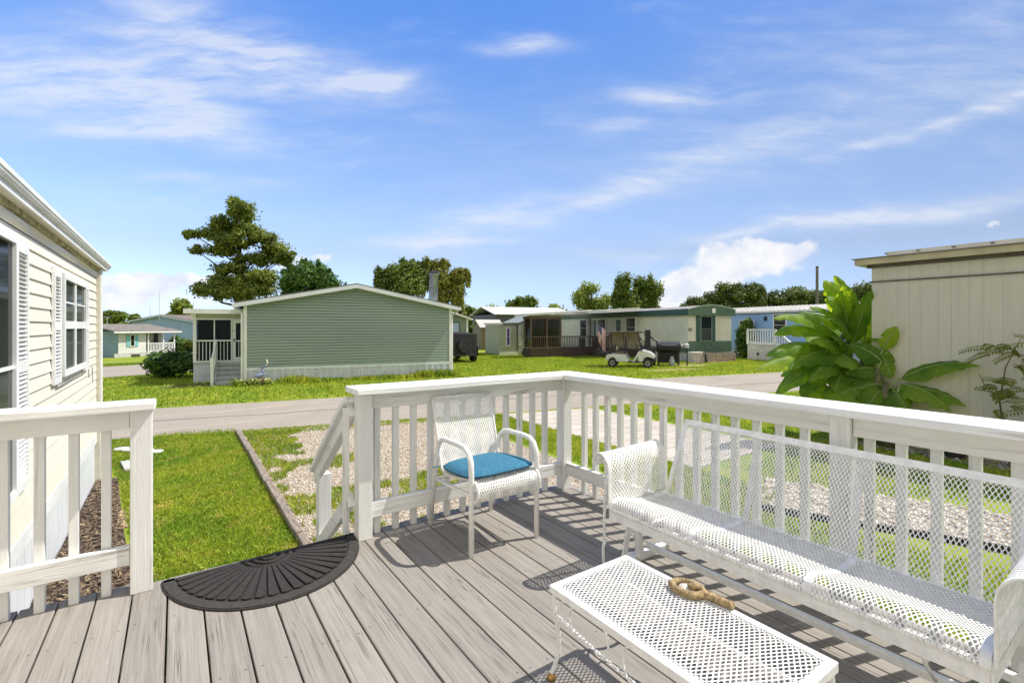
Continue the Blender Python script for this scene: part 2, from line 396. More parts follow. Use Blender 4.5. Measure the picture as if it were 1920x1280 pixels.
def mat_asphalt():
    m, nt, b = newmat('old_asphalt'); P = pos(nt)
    n1 = noise(nt, P, .8, 5, .6); n2 = noise(nt, P, 60, 4, .7)
    n4 = noise(nt, mapping(nt, P, rot=(0, 0, R(12)), sc=(.25, 3, 1)), 1.0, 4, .6)
    c = mixc(nt, ramp(nt, n2, .3, .7), (.22, .188, .152), (.42, .365, .30))
    c = mixc(nt, math_n(nt, 'MULTIPLY', ramp(nt, n4, .5, .72), .4), c, (.48, .42, .345))
    c = mixc(nt, math_n(nt, 'MULTIPLY', ramp(nt, n1, .5, .7), .55), c, (.24, .21, .175))
    # wandering seam crack along the middle of the lane
    v = mapping(nt, P, rot=(0, 0, R(12.2)))
    sp = N(nt, 'ShaderNodeSeparateXYZ'); nt.links.new(v, sp.inputs[0])
    wv = noise(nt, mapping(nt, v, sc=(.5, .01, 1)), 1.0, 6, .65)
    d = math_n(nt, 'ABSOLUTE', math_n(nt, 'SUBTRACT', math_n(nt, 'ADD', sp.outputs[1], math_n(nt, 'MULTIPLY', wv, .5)), 13.35))
    ck = math_n(nt, 'SUBTRACT', 1.0, ramp(nt, d, .02, .06))
    c = mixc(nt, math_n(nt, 'MULTIPLY', ck, .8), c, (.06, .055, .05))
    nt.links.new(c, b.inputs['Base Color']); b.inputs['Roughness'].default_value = .9; b.inputs['Specular IOR Level'].default_value = .2
    bump(nt, b, n2, .5, .01); return m
ASPH = mat_asphalt()
def strip(name, near, far, m, dz, n=8, jag=.0):
    vs = []; fs = []
    def interp(pts, k):
        out = []
        for a, b_ in zip(pts[:-1], pts[1:]):
            for q_ in range(k): out.append((a[0]+(b_[0]-a[0])*q_/k, a[1]+(b_[1]-a[1])*q_/k))
        out.append(pts[-1]); return out
    A, B = interp(near, n), interp(far, n)
    for a, b_ in zip(A, B):
        a = (a[0], a[1]+random.uniform(-jag, jag)); b_ = (b_[0], b_[1]+random.uniform(-jag, jag))
        for k in range(4):
            t = k/3; x, y = a[0]+(b_[0]-a[0])*t, a[1]+(b_[1]-a[1])*t
            vs.append((x, y, float(zg(x, y))+dz))
    for q_ in range(len(A)-1):
        for k in range(3): fs.append((q_*4+k, (q_+1)*4+k, (q_+1)*4+k+1, q_*4+k+1))
    b = MB(); b.add(vs, fs); return b.build(name, m)
structure(strip('road', [(-40,19.5),(-12,14.0),(-.3,11.58),(4,10.5),(9,9.3),(16.3,7.9),(30,5),(60,-1)],
                [(-40,23.5),(-12,17.9),(-.3,15.55),(4.2,14.75),(11,13.9),(16.5,12.75),(32,9.4),(62,3)], ASPH, .004, 12, .06))
structure(strip('back_street', [(-60,22),(-20,24.6),(-2.3,25.9),(.5,27.5),(2.2,31),(2.6,60)],
                [(-60,32.5),(-20,34),(-3.2,36.2),(-2.2,37),(-1.2,39),(-.9,60)], ASPH, .03, 6))
GRAVELDRT = mat('gravel_dirt', (.40, .31, .22), .95, 25, .25, bumps=(90, .8, .02))  # brown dirt colour under the loose gravel and stones
def flat(name, pts, z, m):
    b = MB(); b.add([(x, y, z) for x, y in pts], [tuple(range(len(pts)))]); return b.build(name, m)
structure(flat('gravel_driveway', [(1.05,3.0),(5.0,3.0),(5.02,6.2),(5.15,9.9),(3.2,10.6),(1.05,11.15)], .004, GRAVELDRT))
structure(flat('mulch_bed', [(-.9,2.0),(-.05,2.0),(-.2,4.6),(-.42,6.2),(-.6,8.0),(-.66,8.7),(-.9,8.72)], .004, mat('bark_soil', (.075, .05, .034), .95, 30, .3, bumps=(60, .8, .03))))
def mat_paver():
    m, nt, b = newmat('pale_concrete_paver'); P = pos(nt)
    br = N(nt, 'ShaderNodeTexBrick'); nt.links.new(P, br.inputs['Vector']); br.inputs['Scale'].default_value = 1.0
    br.inputs['Mortar Size'].default_value = .012; br.inputs['Brick Width'].default_value = .62; br.inputs['Row Height'].default_value = .41
    br.inputs['Color1'].default_value = (.50, .44, .37, 1); br.inputs['Color2'].default_value = (.43, .38, .32, 1); br.inputs['Mortar'].default_value = (.24, .2, .15, 1)
    n = noise(nt, P, 6, 5, .6)
    nt.links.new(mixc(nt, math_n(nt, 'MULTIPLY', ramp(nt, n, .45, .75), .35), br.outputs[0], (.33, .29, .24)), b.inputs['Base Color']); b.inputs['Roughness'].default_value = .9
    return m
structure(flat('paver_driveway', [(6.35,4.35),(8.8,4.35),(8.85,9.15),(6.4,9.7)], .008, mat_paver()))
RX = [(5.54,3.05),(5.85,2.30),(6.18,1.62),(6.43,1.0),(6.85,-.2),(7.2,-1.4)]
RX2 = [(6.75,3.5),(7.05,2.75),(7.35,2.1),(7.62,1.45),(7.95,.3),(8.3,-1.0)]
structure(strip('stone_bed', RX, RX2, GRAVELDRT, .004, 2))
b = MB()
for a, c_ in zip(RX[:-1], RX[1:]): b.bar((a[0]-.03, a[1]-.02, .03), (c_[0]-.03, c_[1]-.02, .03), .02, .08)
tag(b.build('garden_edging', mat('black_edging', (.03, .03, .03), .6, 9, .1), org=(6.2,1.5,0)), 'black plastic edging along the white stone bed behind the glider', 'garden edging')
b = MB()
for k in range(4):
    y0 = 3.2+k*1.97; b.bar((1.0+.012*(k % 2), y0, .03), (1.02-.012*(k % 2), y0+1.94, .03), .075, .09)
tag(b.build('landscape_timber', mat('grey_timber', (.27, .22, .17), .85, 7, .25, stretch=(8,1,8), bumps=(30, .5, .01)), bevel=.008, org=(1.01,7,0)), 'weathered grey timber border between the lawn and the gravel driveway', 'timber border')

# ------------------------------------------------------------------ grass, stones, bark (stuff)
def in_poly(x, y, poly):
    r = np.zeros(len(x), bool); n = len(poly)
    for k in range(n):
        x1, y1 = poly[k]; x2, y2 = poly[(k+1) % n]
        c = ((y1 > y) != (y2 > y)) & (x < (x2-x1)*(y-y1)/((y2-y1) or 1e-9)+x1); r ^= c
    return r
def vnoise(x, y, s, seed):
    r_ = np.random.default_rng(seed); T = r_.random((256, 256)); xx, yy = x*s+100, y*s+100
    i, j = np.floor(xx).astype(int), np.floor(yy).astype(int); fx, fy = sst(xx-i), sst(yy-j)
    g = lambda a, b_: T[a % 256, b_ % 256]
    return (g(i, j)*(1-fx)+g(i+1, j)*fx)*(1-fy)+(g(i, j+1)*(1-fx)+g(i+1, j+1)*fx)*fy
def sample(poly, dens):
    P = np.array(poly); lo, hi = P.min(0), P.max(0); n = int((hi-lo).prod()*dens)
    x = rng.uniform(lo[0], hi[0], n); y = rng.uniform(lo[1], hi[1], n); k = in_poly(x, y, poly); return x[k], y[k]
def blades(x, y, h, w, lean=.6):
    n = len(x); a = rng.uniform(0, 2*np.pi, n); la = rng.uniform(0, 2*np.pi, n); hh = h*rng.uniform(.45, 1.25, n); ww = w*rng.uniform(.7, 1.3, n)
    l = lean*hh*rng.uniform(.2, 1.3, n); z = zg(x, y)
    dx, dy = np.cos(a)*ww/2, np.sin(a)*ww/2
    v0 = np.stack([x-dx, y-dy, z], 1); v1 = np.stack([x+dx, y+dy, z], 1)
    m0 = np.stack([x+np.cos(la)*l*.35+dx*.7, y+np.sin(la)*l*.35+dy*.7, z+hh*.6], 1); t = np.stack([x+np.cos(la)*l, y+np.sin(la)*l, z+hh], 1)
    V = np.stack([v0, v1, m0, t], 1).reshape(-1, 3); F = np.arange(n)[:, None]*4+np.array([[0, 1, 2, 3]]); return V, F
def mat_grass():
    m, nt, b = newmat('grass_blade'); g = N(nt, 'ShaderNodeNewGeometry'); P = g.outputs['Position']
    n1 = noise(nt, P, .9, 4, .6); n2 = noise(nt, P, 4.5, 4, .6)
    c = mixc(nt, ramp(nt, n1, .32, .66), (.19, .32, .03), (.36, .42, .05))
    c = mixc(nt, math_n(nt, 'MULTIPLY', ramp(nt, n2, .5, .7), .7), c, (.56, .46, .15))
    hs = N(nt, 'ShaderNodeHueSaturation'); nt.links.new(c, hs.inputs['Color'])
    nt.links.new(math_n(nt, 'ADD', math_n(nt, 'MULTIPLY', g.outputs['Random Per Island'], .9), .5), hs.inputs['Value'])
    c = hs.outputs[0]
    nt.links.new(c, b.inputs['Base Color']); b.inputs['Roughness'].default_value = .6; b.inputs['Specular IOR Level'].default_value = .25
    t = N(nt, 'ShaderNodeBsdfTranslucent'); nt.links.new(mixc(nt, 1.0, c, (1.5, 1.4, .7), 'MULTIPLY'), t.inputs[0])
    mx = N(nt, 'ShaderNodeMixShader'); mx.inputs[0].default_value = .4
    nt.links.new(b.outputs[0], mx.inputs[1]); nt.links.new(t.outputs[0], mx.inputs[2]); nt.links.new(mx.outputs[0], nt.nodes['Material Output'].inputs[0])
    return m
GRASS = mat_grass()
def merge(parts):
    Vs, Fs, o = [], [], 0
    for V, F in parts: Vs.append(V); Fs.append(F+o); o += len(V)
    return np.concatenate(Vs), np.concatenate(Fs)
parts = []
lawn = [(-.1,3.2),(.97,3.2),(.97,11.2),(-.3,11.5),(-1.2,11.7),(-3,12.1),(-3,9.2),(-.75,9.2),(-.62,8.4),(-.4,6.3),(-.15,4.7)]
x, y = sample(lawn, 6500); k = rng.random(len(x)) < np.clip(1.35-np.hypot(x, y)*.07, .3, 1); parts.append(blades(x[k], y[k], .038, .010, .9))
x, y = sample([(-.3,10.9),(1,10.8),(1,11.45),(-.3,11.75)], 900); parts.append(blades(x, y, .05, .012))
for poly, d, h in (([(5.1,3.0),(6.3,3.0),(6.4,9.75),(5.2,10.0)], 2600, .05), ([(2.85,-1.5),(6.3,-1.2),(5.6,2.6),(5.3,3.1),(2.85,3.0)], 2600, .045),
                   ([(7.4,2.2),(10.3,-1),(10.4,3.4),(9.6,4.3),(6.9,3.9),(6.6,3.5)], 1500, .05), ([(8.9,4.3),(13,3.8),(17,7.4),(8.95,9.2)], 1000, .055),
                   ([(1.1,10.55),(6.3,9.4),(6.3,9.9),(1.1,11.2)], 1500, .045)):
    x, y = sample(poly, d); parts.append(blades(x, y, h, .011))
x, y = sample([(1.1,3.1),(4.95,3.1),(5.1,9.7),(3.2,10.3),(1.1,10.9)], 3000)
edge = np.exp(-(x-1.1)/.9)*.42 + np.exp(-(10.8-y)/.7)*.35 + np.exp(-(5.0-x)/.3)*.2
k = vnoise(x, y, 1.3, 3)*.6+vnoise(x, y, 3.5, 5)*.4+edge > .80; parts.append(blades(x[k], y[k], .06, .011))
# lawn across the road, coarser with distance
far = [(-14,18.4),(-.3,15.6),(4.2,14.8),(11,13.95),(16.5,12.85),(26,10.8),(34,9.3),(36,19),(24,30),(12,40),(-3,40),(-14,30)]
x, y = sample(far, 210); k = ~in_poly(x, y, [(-60,22.2),(-20,24.8),(-2.3,26),(.5,27.6),(2,31),(2,60),(-1,60),(-1.2,39),(-3.2,36),(-60,32)])
dirt = np.zeros(len(x), bool)
for cx, cy, rx, ry in ((20.2,14.9,1.7,.4),(23.2,16.0,1.3,.5),(25.8,16.9,1.9,.4),(.5,20.75,1.2,.5)): dirt |= ((x-cx)/rx)**2+((y-cy+.2*(x-cx))/ry)**2 < .8+vnoise(x, y, 2, 4)*.6
k &= ~dirt; parts.append(blades(x[k], y[k], .085, .03, .5))
# tall unmown fringe along the green house skirting
R115 = R(-10.0); E1 = np.array([math.cos(R115), math.sin(R115)]); L1 = np.array([-math.sin(R115), math.cos(R115)])
n = 3200; a_ = rng.uniform(.3, 8.1, n); w_ = rng.exponential(.10, n)
px_, py_ = 2.02+E1[0]*a_-L1[0]*(w_+.05), 19.92+E1[1]*a_-L1[1]*(w_+.05)
parts.append(blades(px_, py_, .13+.2*vnoise(a_, a_*0, 1.2, 8), .03, .5))
V, F = merge(parts); stuff(npmesh('grass', V, F, GRASS))

def stones(x, y, r0, r1, zoff=0.0, flatk=.6):
    n = len(x); s = rng.uniform(r0, r1, n)
    base = np.array([(1,0,0),(-1,0,0),(0,1,0),(0,-1,0),(0,0,1),(0,0,-1)], float)
    V = base[None]*s[:, None, None]*rng.uniform(.6, 1.25, (n, 6, 1)); V[:, :, 2] *= flatk
    a = rng.uniform(0, 6.28, n); ca, sa = np.cos(a)[:, None], np.sin(a)[:, None]
    Vx = V[:, :, 0]*ca-V[:, :, 1]*sa; Vy = V[:, :, 0]*sa+V[:, :, 1]*ca
    V = np.stack([Vx+x[:, None], Vy+y[:, None], V[:, :, 2]+(s*flatk*.3)[:, None]+zoff], 2).reshape(-1, 3)
    f = np.array([(0,2,4),(2,1,4),(1,3,4),(3,0,4),(2,0,5),(1,2,5),(3,1,5),(0,3,5)])
    return V, (np.arange(n)[:, None, None]*6+f[None]).reshape(-1, 3)
def mat_stone(name, cols):
    m, nt, b = newmat(name); g = N(nt, 'ShaderNodeNewGeometry')
    cr = N(nt, 'ShaderNodeValToRGB'); nt.links.new(g.outputs['Random Per Island'], cr.inputs[0]); e = cr.color_ramp.elements
    e[0].position = 0; e[0].color = (*cols[0], 1); e[1].position = 1; e[1].color = (*cols[-1], 1)
    for q_, c in enumerate(cols[1:-1]): z = e.new((q_+1)/(len(cols)-1)); z.color = (*c, 1)
    nt.links.new(cr.outputs[0], b.inputs['Base Color']); b.inputs['Roughness'].default_value = .85; return m
x, y = sample([(1.08,3.0),(4.97,3.0),(5.1,9.8),(3.2,10.5),(1.08,11.0)], 1500)
k = rng.random(len(x)) < np.clip(1.5-np.hypot(x, y)*.09, .45, 1); x, y = x[k], y[k]
stuff(npmesh('gravel', *stones(x, y, .010, .026), mat_stone('tan_gravel', [(.22,.18,.13),(.44,.37,.27),(.58,.51,.41),(.38,.34,.29),(.66,.60,.51)])))
n = 2600; t = rng.random(n)*5; i = np.minimum(t.astype(int), 4); fr = (t-i)[:, None]; A_, B_ = np.array(RX), np.array(RX2)
pa, pb = A_[i]*(1-fr)+A_[i+1]*fr, B_[i]*(1-fr)+B_[i+1]*fr; u = rng.random(n)[:, None]; p_ = pa*(1-u)+pb*u
stuff(npmesh('white_pebbles', *stones(p_[:, 0], p_[:, 1], .025, .055), mat_stone('white_stone', [(.38,.31,.22),(.60,.52,.41),(.68,.61,.50),(.48,.40,.30)])))
x = rng.uniform(10.0, 10.5, 700); y = rng.uniform(-2, 3.6, 700)
stuff(npmesh('dark_pebbles', *stones(x, y, .03, .07), mat_stone('grey_stone', [(.12,.11,.10),(.25,.23,.21),(.36,.34,.31)])))
x, y = sample([(-.9,2.6),(-.05,2.6),(-.2,4.6),(-.42,6.2),(-.6,8.0),(-.66,8.7),(-.88,8.7)], 1500); n = len(x)
a = rng.uniform(0, 6.28, n); l = rng.uniform(.02, .06, n); w = rng.uniform(.006, .016, n); tl = rng.uniform(-.35, .35, n)
d = np.stack([np.cos(a), np.sin(a), tl], 1); pr = np.stack([-np.sin(a), np.cos(a), rng.uniform(-.4, .4, n)], 1)
c0 = np.stack([x, y, rng.uniform(.012, .03, n)], 1)
V = np.stack([c0-d*l[:, None]/2-pr*w[:, None]/2, c0+d*l[:, None]/2-pr*w[:, None]/2, c0+d*l[:, None]/2+pr*w[:, None]/2, c0-d*l[:, None]/2+pr*w[:, None]/2], 1).reshape(-1, 3)
stuff(npmesh('bark_mulch', V, np.arange(n)[:, None]*4+np.array([[0,1,2,3]]), mat_stone('bark_chip', [(.05,.03,.02),(.13,.085,.05),(.20,.135,.08),(.30,.22,.13),(.08,.055,.035)])))
x, y = rng.uniform(-.52, -.28, 260), rng.uniform(6.5, 7.2, 260)
stuff(npmesh('spilled_sand', *stones(x, y, .02, .05, 0, .25), mat_stone('sand', [(.36,.26,.14),(.46,.35,.2)])))
# ------------------------------------------------------------------ deck
DZ = .78
deck = thing('deck', 'weathered grey wooden deck of long boards in the foreground', 'deck', (1, 1, 0))
for i in range(-2, 24):
    x0 = -.6025+.14285*i; x1 = min(x0+.137, 2.745)
    y1 = 3.145+random.uniform(-.006, .006)
    if i <= 2: y1 += .04
    box('board', DECK, deck, (x0+random.uniform(.0, .0015), x1, -2.2, y1, DZ-.036+random.uniform(-.0012, .0012), DZ), world=True, bevel=.004)
b = MB(); b.box(-.89, 2.72, 3.06, 3.098, .50, .735); b.box(2.68, 2.718, -2.2, 3.055, .50, .735); b.box(-.89, 2.675, -2.2, -2.16, .5, .735)
for x in np.arange(-.6, 2.6, .6): b.box(x, x+.04, -2.15, 3.055, .56, .738)
b.build('joist_frame', mat('deck_joist', (.20, .16, .12), .9, 10, .2), deck, world=True)

def rail_parts(t, axis, a0, a1, c, cap, posts, bal, zb=(.905, 1.0), zt=(1.592, 1.695), bal_side=1, ztop=1.735, bal_bottom=None):
    """a rail run along axis from a0 to a1 whose face stands at c; cap = (c0,c1) across"""
    W = WX if axis == 'x' else WY
    def bx(a, b_, c0, c1, z0, z1):
        return (a, b_, c0, c1, z0, z1) if axis == 'x' else (c0, c1, a, b_, z0, z1)
    return bx, W
# left railing
t = thing('deck_railing', 'short white railing by the cream house on the left of the deck opening', 'railing', (-.5, 3.1, DZ), group='white deck railings')
box('post', WZ, t, (-.186, -.097, 3.045, 3.134, DZ, 1.697), world=True, bevel=.004)
box('cap_rail', WX, t, (-.893, -.083, 2.985, 3.165, 1.697, 1.735), world=True, bevel=.006)
box('top_rail', WX, t, (-.893, -.188, 3.062, 3.1, 1.603, 1.6955), world=True, bevel=.003)
box('bottom_rail', WX, t, (-.893, -.188, 3.062, 3.1, .925, 1.018), world=True, bevel=.003)
for x in (-.282, -.402, -.522, -.642, -.762): box('baluster', WZ, t, (x-.019, x+.019, 3.1025, 3.14, .765, 1.694), world=True, bevel=.003)
# front railing
t = thing('deck_railing', 'white front railing behind the patio chair, from the steps to the deck corner', 'railing', (1.8, 3.04, DZ), group='white deck railings')
box('post', WZ, t, (.928, 1.017, 2.995, 3.084, DZ, 1.697), world=True, bevel=.004)
box('post', WZ, t, (2.597, 2.686, 2.995, 3.084, DZ, 1.697), world=True, bevel=.004)
b = MB(); b.prism([(.888, 2.885), (2.497, 2.885), (2.752, 3.14), (.888, 3.14)], 1.697, 1.735, 'z'); b.build('cap_rail', WX, t, world=True, bevel=.006)
box('top_rail', WX, t, (1.019, 2.595, 3.02, 3.058, 1.592, 1.695), world=True, bevel=.003)
box('bottom_rail', WX, t, (1.019, 2.595, 3.02, 3.058, .902, 1.0), world=True, bevel=.003)
for k in range(12):
    x = 1.072+.1268*k; box('baluster', WZ, t, (x-.019, x+.019, 3.0605, 3.098, .765, 1.693), world=True, bevel=.003)
# right railing
t = thing('deck_railing', 'long white railing on the right of the deck behind the mesh glider', 'railing', (2.64, 1, DZ), group='white deck railings')
b = MB(); b.prism([(2.502, 2.883), (2.757, 3.138), (2.757, .35), (2.502, .35)], 1.697, 1.735, 'z'); b.build('cap_rail', WY, t, world=True, bevel=.006)
box('cap_rail', WY, t, (2.502, 2.757, -2.2, .346, 1.696, 1.734), world=True, bevel=.006)
for y0 in (.955, -1.1): box('post', WZ, t, (2.597, 2.686, y0, y0+.089, DZ, 1.695), world=True, bevel=.004)
for a, c_ in ((2.993, 1.046), (.953, -1.009), (-1.102, -2.2)):
    box('top_rail', WY, t, (2.622, 2.66, c_, a, 1.594, 1.694), world=True, bevel=.003)
    box('bottom_rail', WY, t, (2.622, 2.66, c_, a, .902, 1.0), world=True, bevel=.003)
ys_ = [2.838-.1268*k for k in range(14)]+[.905-.1225*k for k in range(15)]
for y0 in ys_: box('baluster', WZ, t, (2.6625, 2.70, y0-.019, y0+.019, .765, 1.692), world=True, bevel=.003)
# steps with the sloping handrail
t = thing('deck_steps', 'white steps handrail sloping down beside the black door mat', 'steps', (.4, 3.6, 0))
for k in range(3):
    box('tread', DECK, t, (-.06, .99, 3.13+.27*k, 3.385+.27*k, .585-.195*k-.038, .585-.195*k), world=True, bevel=.004)
for x in (-.1, .955):
    one(lambda b: b.prism([(3.10, .72), (3.95, .10), (3.95, -.02), (3.72, -.02), (3.10, .42)], x, x+.036, 'x'), 'stringer', WY, t, world=True)
box('lower_post', WZ, t, (.893, .985, 3.855, 3.945, 0, .985), world=True, bevel=.004)
for nm, dz, w, h in (('handrail', 0, .14, .036), ('side_rail', -.065, .038, .09)):
    b = MB(); off = .0 if nm == 'handrail' else -.02
    b.bar((.93+off, 3.09, 1.655+dz), (.93+off, 4.02, .985+dz), w, h); b.build(nm, WY, t, world=True, bevel=.004)
b = MB(); b.bar((.91, 3.09, 1.02), (.91, 4.0, .36), .038, .09); b.build('lower_side_rail', WY, t, world=True, bevel=.004)
box('baluster', WZ, t, (.868, .904, 3.10, 3.138, .80, 1.60), world=True, bevel=.003)

# ------------------------------------------------------------------ door mat
t = thing('door_mat', 'black half round rubber door mat with a sunburst pattern', 'door mat', (.437, 3.115, DZ), R(2))
MA, MBB = .50, .575
def halfpoly(k, n=40):
    return [(MA*k*math.cos(math.pi+math.pi*q/n), MBB*k*math.sin(math.pi+math.pi*q/n)) for q in range(n+1)]
one(lambda b: b.prism(halfpoly(1.0), .001, .009, 'z'), 'base', BLACK, t, bevel=.003)
b = MB()
outer, inner = halfpoly(.985), halfpoly(.885)
for q in range(40):
    p = [outer[q], outer[q+1], inner[q+1], inner[q]]; b.prism(p, .0085, .0125, 'z')
b.box(-.49, .49, -.028, -.004, .0085, .0125)
b.build('rim', mat('mat_rim', (.040, .036, .031), .9, 40, .15), t)
b = MB(); nw = 23
for q in range(nw):
    a0 = math.pi+math.pi*(q+.11)/nw; a1 = math.pi+math.pi*(q+.89)/nw
    poly = []
    for k_, aa in ((.30, a0), (.60, a0), (.86, a0+.004), (.875, (a0+a1)/2), (.86, a1-.004), (.60, a1), (.30, a1)):
        poly.append((MA*k_*math.cos(aa), min(MBB*k_*math.sin(aa), -.034)))
    b.prism(poly, .0085, .019, 'z')
b.build('sunburst_ribs', BLACK, t, bevel=.004)
b = MB()
for k_ in (.07, .15, .23):
    b.tube([(MA*k_*math.cos(math.pi+math.pi*q/16), MBB*k_*math.sin(math.pi+math.pi*q/16)-.03*(1 if q in (0, 16) else 1), .012) for q in range(17)], .011, 6)
b.build('center_rings', BLACK, t, smooth=True)

# ------------------------------------------------------------------ expanded metal mesh
def expanded(mb, S, nu, nv, k=.66, m=.78):
    """diamond lattice of flat strands over the surface S(u, v)"""
    nu2, nv2 = 2*nu, 2*nv
    pts = [(1,0),(.5,.5),(0,1),(-.5,.5),(-1,0),(-.5,-.5),(0,-1),(.5,-.5)]
    for j in range(1, nv2):
        for i in range(1, nu2):
            if (i+j) % 2: continue
            vs = []
            for q, (a, c) in enumerate(pts): vs.append(S((i+a)/nu2, (j+c)/nv2))
            for q, (a, c) in enumerate(pts):
                f = k if q % 2 == 0 else m
                vs.append(S((i+a*f)/nu2, (j+c*f)/nv2))
            o = len(mb.v); mb.v += [tuple(v) for v in vs]
            mb.f += [(o+q, o+(q+1) % 8, o+8+(q+1) % 8, o+8+q) for q in range(8)]
    # close the edge triangles
    for j in range(0, nv2, 2):
        for i0, d in ((0, 1), (nu2, -1)):
            vs = [S(i0/nu2, j/nv2), S(i0/nu2, (j+2)/nv2), S((i0+d)/nu2, (j+1)/nv2)]
            o = len(mb.v); mb.v += [tuple(v) for v in vs]; mb.f.append((o, o+1, o+2))
    for i in range(0, nu2, 2):
        for j0, d in ((0, 1), (nv2, -1)):
            vs = [S(i/nu2, j0/nv2), S((i+2)/nu2, j0/nv2), S((i+1)/nu2, (j0+d)/nv2)]
            o = len(mb.v); mb.v += [tuple(v) for v in vs]; mb.f.append((o, o+1, o+2))
def polyline(pts):
    P = [Vector(p) for p in pts]; L = [0]
    for a, c in zip(P[:-1], P[1:]): L.append(L[-1]+(c-a).length)
    def f(t):
        s = t*L[-1]
        for q in range(len(L)-1):
            if s <= L[q+1] or q == len(L)-2:
                u = (s-L[q])/max(1e-9, L[q+1]-L[q]); return P[q]+(P[q+1]-P[q])*u
    f.length = L[-1]; return f
def smooth_poly(pts, n=40):
    P = [Vector(p) for p in pts]; P = [P[0]*2-P[1]]+P+[P[-1]*2-P[-2]]; out = []
    m = len(P)-3
    for q in range(m):
        for s in range(n//m+1):
            t = s/(n//m+1); a, b_, c, d = P[q:q+4]
            out.append(.5*((2*b_)+(c-a)*t+(2*a-5*b_+4*c-d)*t*t+(3*b_-a-3*c+d)*t**3))
    out.append(P[-2]); return out

# ------------------------------------------------------------------ patio chair
t = thing('patio_chair', 'white mesh patio armchair with a teal seat pad by the front railing', 'chair', (1.64, 2.7, DZ))
XL, XR = 1.402, 1.878
for x in (XL, XR):
    path = [(x, 2.425, DZ), (x, 2.425, 1.27), (x, 2.43, 1.325), (x, 2.455, 1.372), (x, 2.50, 1.396), (x, 2.56, 1.40), (x, 2.74, 1.398), (x, 2.80, 1.388), (x, 2.845, 1.355), (x, 2.868, 1.30), (x, 2.975, DZ)]
    one(lambda b: b.tube(path, .0165, 8), 'leg_and_arm', WMETAL, t, world=True, smooth=True)
b = MB()
b.tube([(XL, 2.435, 1.135), (XR, 2.435, 1.135)], .012); b.tube([(XL, 2.905, 1.11), (XR, 2.905, 1.11)], .012)
for x in (XL+.0, XR): b.tube([(x, 2.43, 1.135), (x, 2.905, 1.11)], .012)
b.build('seat_rail', WMETAL, t, world=True, smooth=True)
sp = smooth_poly([(0, 2.425, 1.085), (0, 2.385, 1.125), (0, 2.385, 1.18), (0, 2.43, 1.212), (0, 2.55, 1.20), (0, 2.72, 1.175), (0, 2.835, 1.18)], 48); sf = polyline(sp)
SX0, SX1 = 1.425, 1.857
S = lambda u, v: Vector((SX0+(SX1-SX0)*u, 0, 0))+sf(v)
b = MB(); expanded(b, S, 25, 16, .54, .68); b.build('seat', WMETAL, t, world=True, solid=.0016, fix=False)
bp = smooth_poly([(0, 2.835, 1.18), (0, 2.865, 1.24), (0, 2.885, 1.32), (0, 2.93, 1.46), (0, 2.985, 1.628)], 40); bf = polyline(bp)
S = lambda u, v: Vector((1.43+.445*u, 0, 0))+bf(v)
b = MB(); expanded(b, S, 25, 16, .54, .68); b.build('backrest', WMETAL, t, world=True, solid=.0016, fix=False)
b = MB()
side = [Vector((0, p.y, p.z)) for p in sp]+[Vector((0, p.y, p.z)) for p in bp[1:]]
for x in (SX0-.004, SX1+.006): b.tube([(x+(.002 if x < 1.6 else .012)*(q/len(side)), p.y, p.z) for q, p in enumerate(side)], .0085, 6)
b.tube([(1.425, 2.985, 1.63), (1.881, 2.985, 1.63)], .011, 6)
b.build('seat_edging', WMETAL, t, world=True, smooth=True)
# cushion
TEAL = mat('teal_cloth', (.03, .155, .255), .9, 50, .12, bumps=(400, .3, .001))
t = thing('seat_cushion', 'teal blue seat cushion resting on the white mesh armchair', 'cushion', (1.63, 2.62, 1.205), R(3))
b = MB()
def cush(i, j):
    u, v = i/24*2-1, j/24*2-1
    k = 5.0; 
    r = (abs(u)**k+abs(v)**k)**(1/k) if (u or v) else 0
    m_ = max(abs(u), abs(v)); sc = m_/r if r else 1
    x, y = u*sc*.245, v*sc*.212
    x *= 1-.05*(y/.21+1)*.5
    h = .036*(1-min(1, m_)**4)**.5
    return x, y, h, m_
for sgn in (1, -1):
    b.grid(lambda i, j: (cush(i, j)[0], cush(i, j)[1], .026+sgn*cush(i, j)[2]*(1.0 if sgn > 0 else .55)+.010*math.sin(cush(i,j)[0]*9+.6)*math.cos(cush(i,j)[1]*7)-.02*cush(i,j)[1]/.2*.4), 24, 24)
b.build('pad', TEAL, t, smooth=True)
rim = []
for q in range(48):
    a = 2*math.pi*q/48; u, v = math.cos(a), math.sin(a); mm = max(abs(u), abs(v)); u, v = u/mm, v/mm
    r = (abs(u)**5+abs(v)**5)**.2; x, y = u/r*.247, v/r*.214; x *= 1-.05*(y/.21+1)*.5
    rim.append((x, y, .026+.010*math.sin(x*9+.6)*math.cos(y*7)-.008*y/.2))
one(lambda b: b.tube(rim, .006, 6, True), 'piping', mat('dark_teal_piping', (.008, .06, .10), .85, 30, .1), t, smooth=True)
one(lambda b: b.tube([(-.23, .19, .02), (-.27, .2, .012), (-.285, .19, .02)], .004, 5), 'tie', TEAL, t)

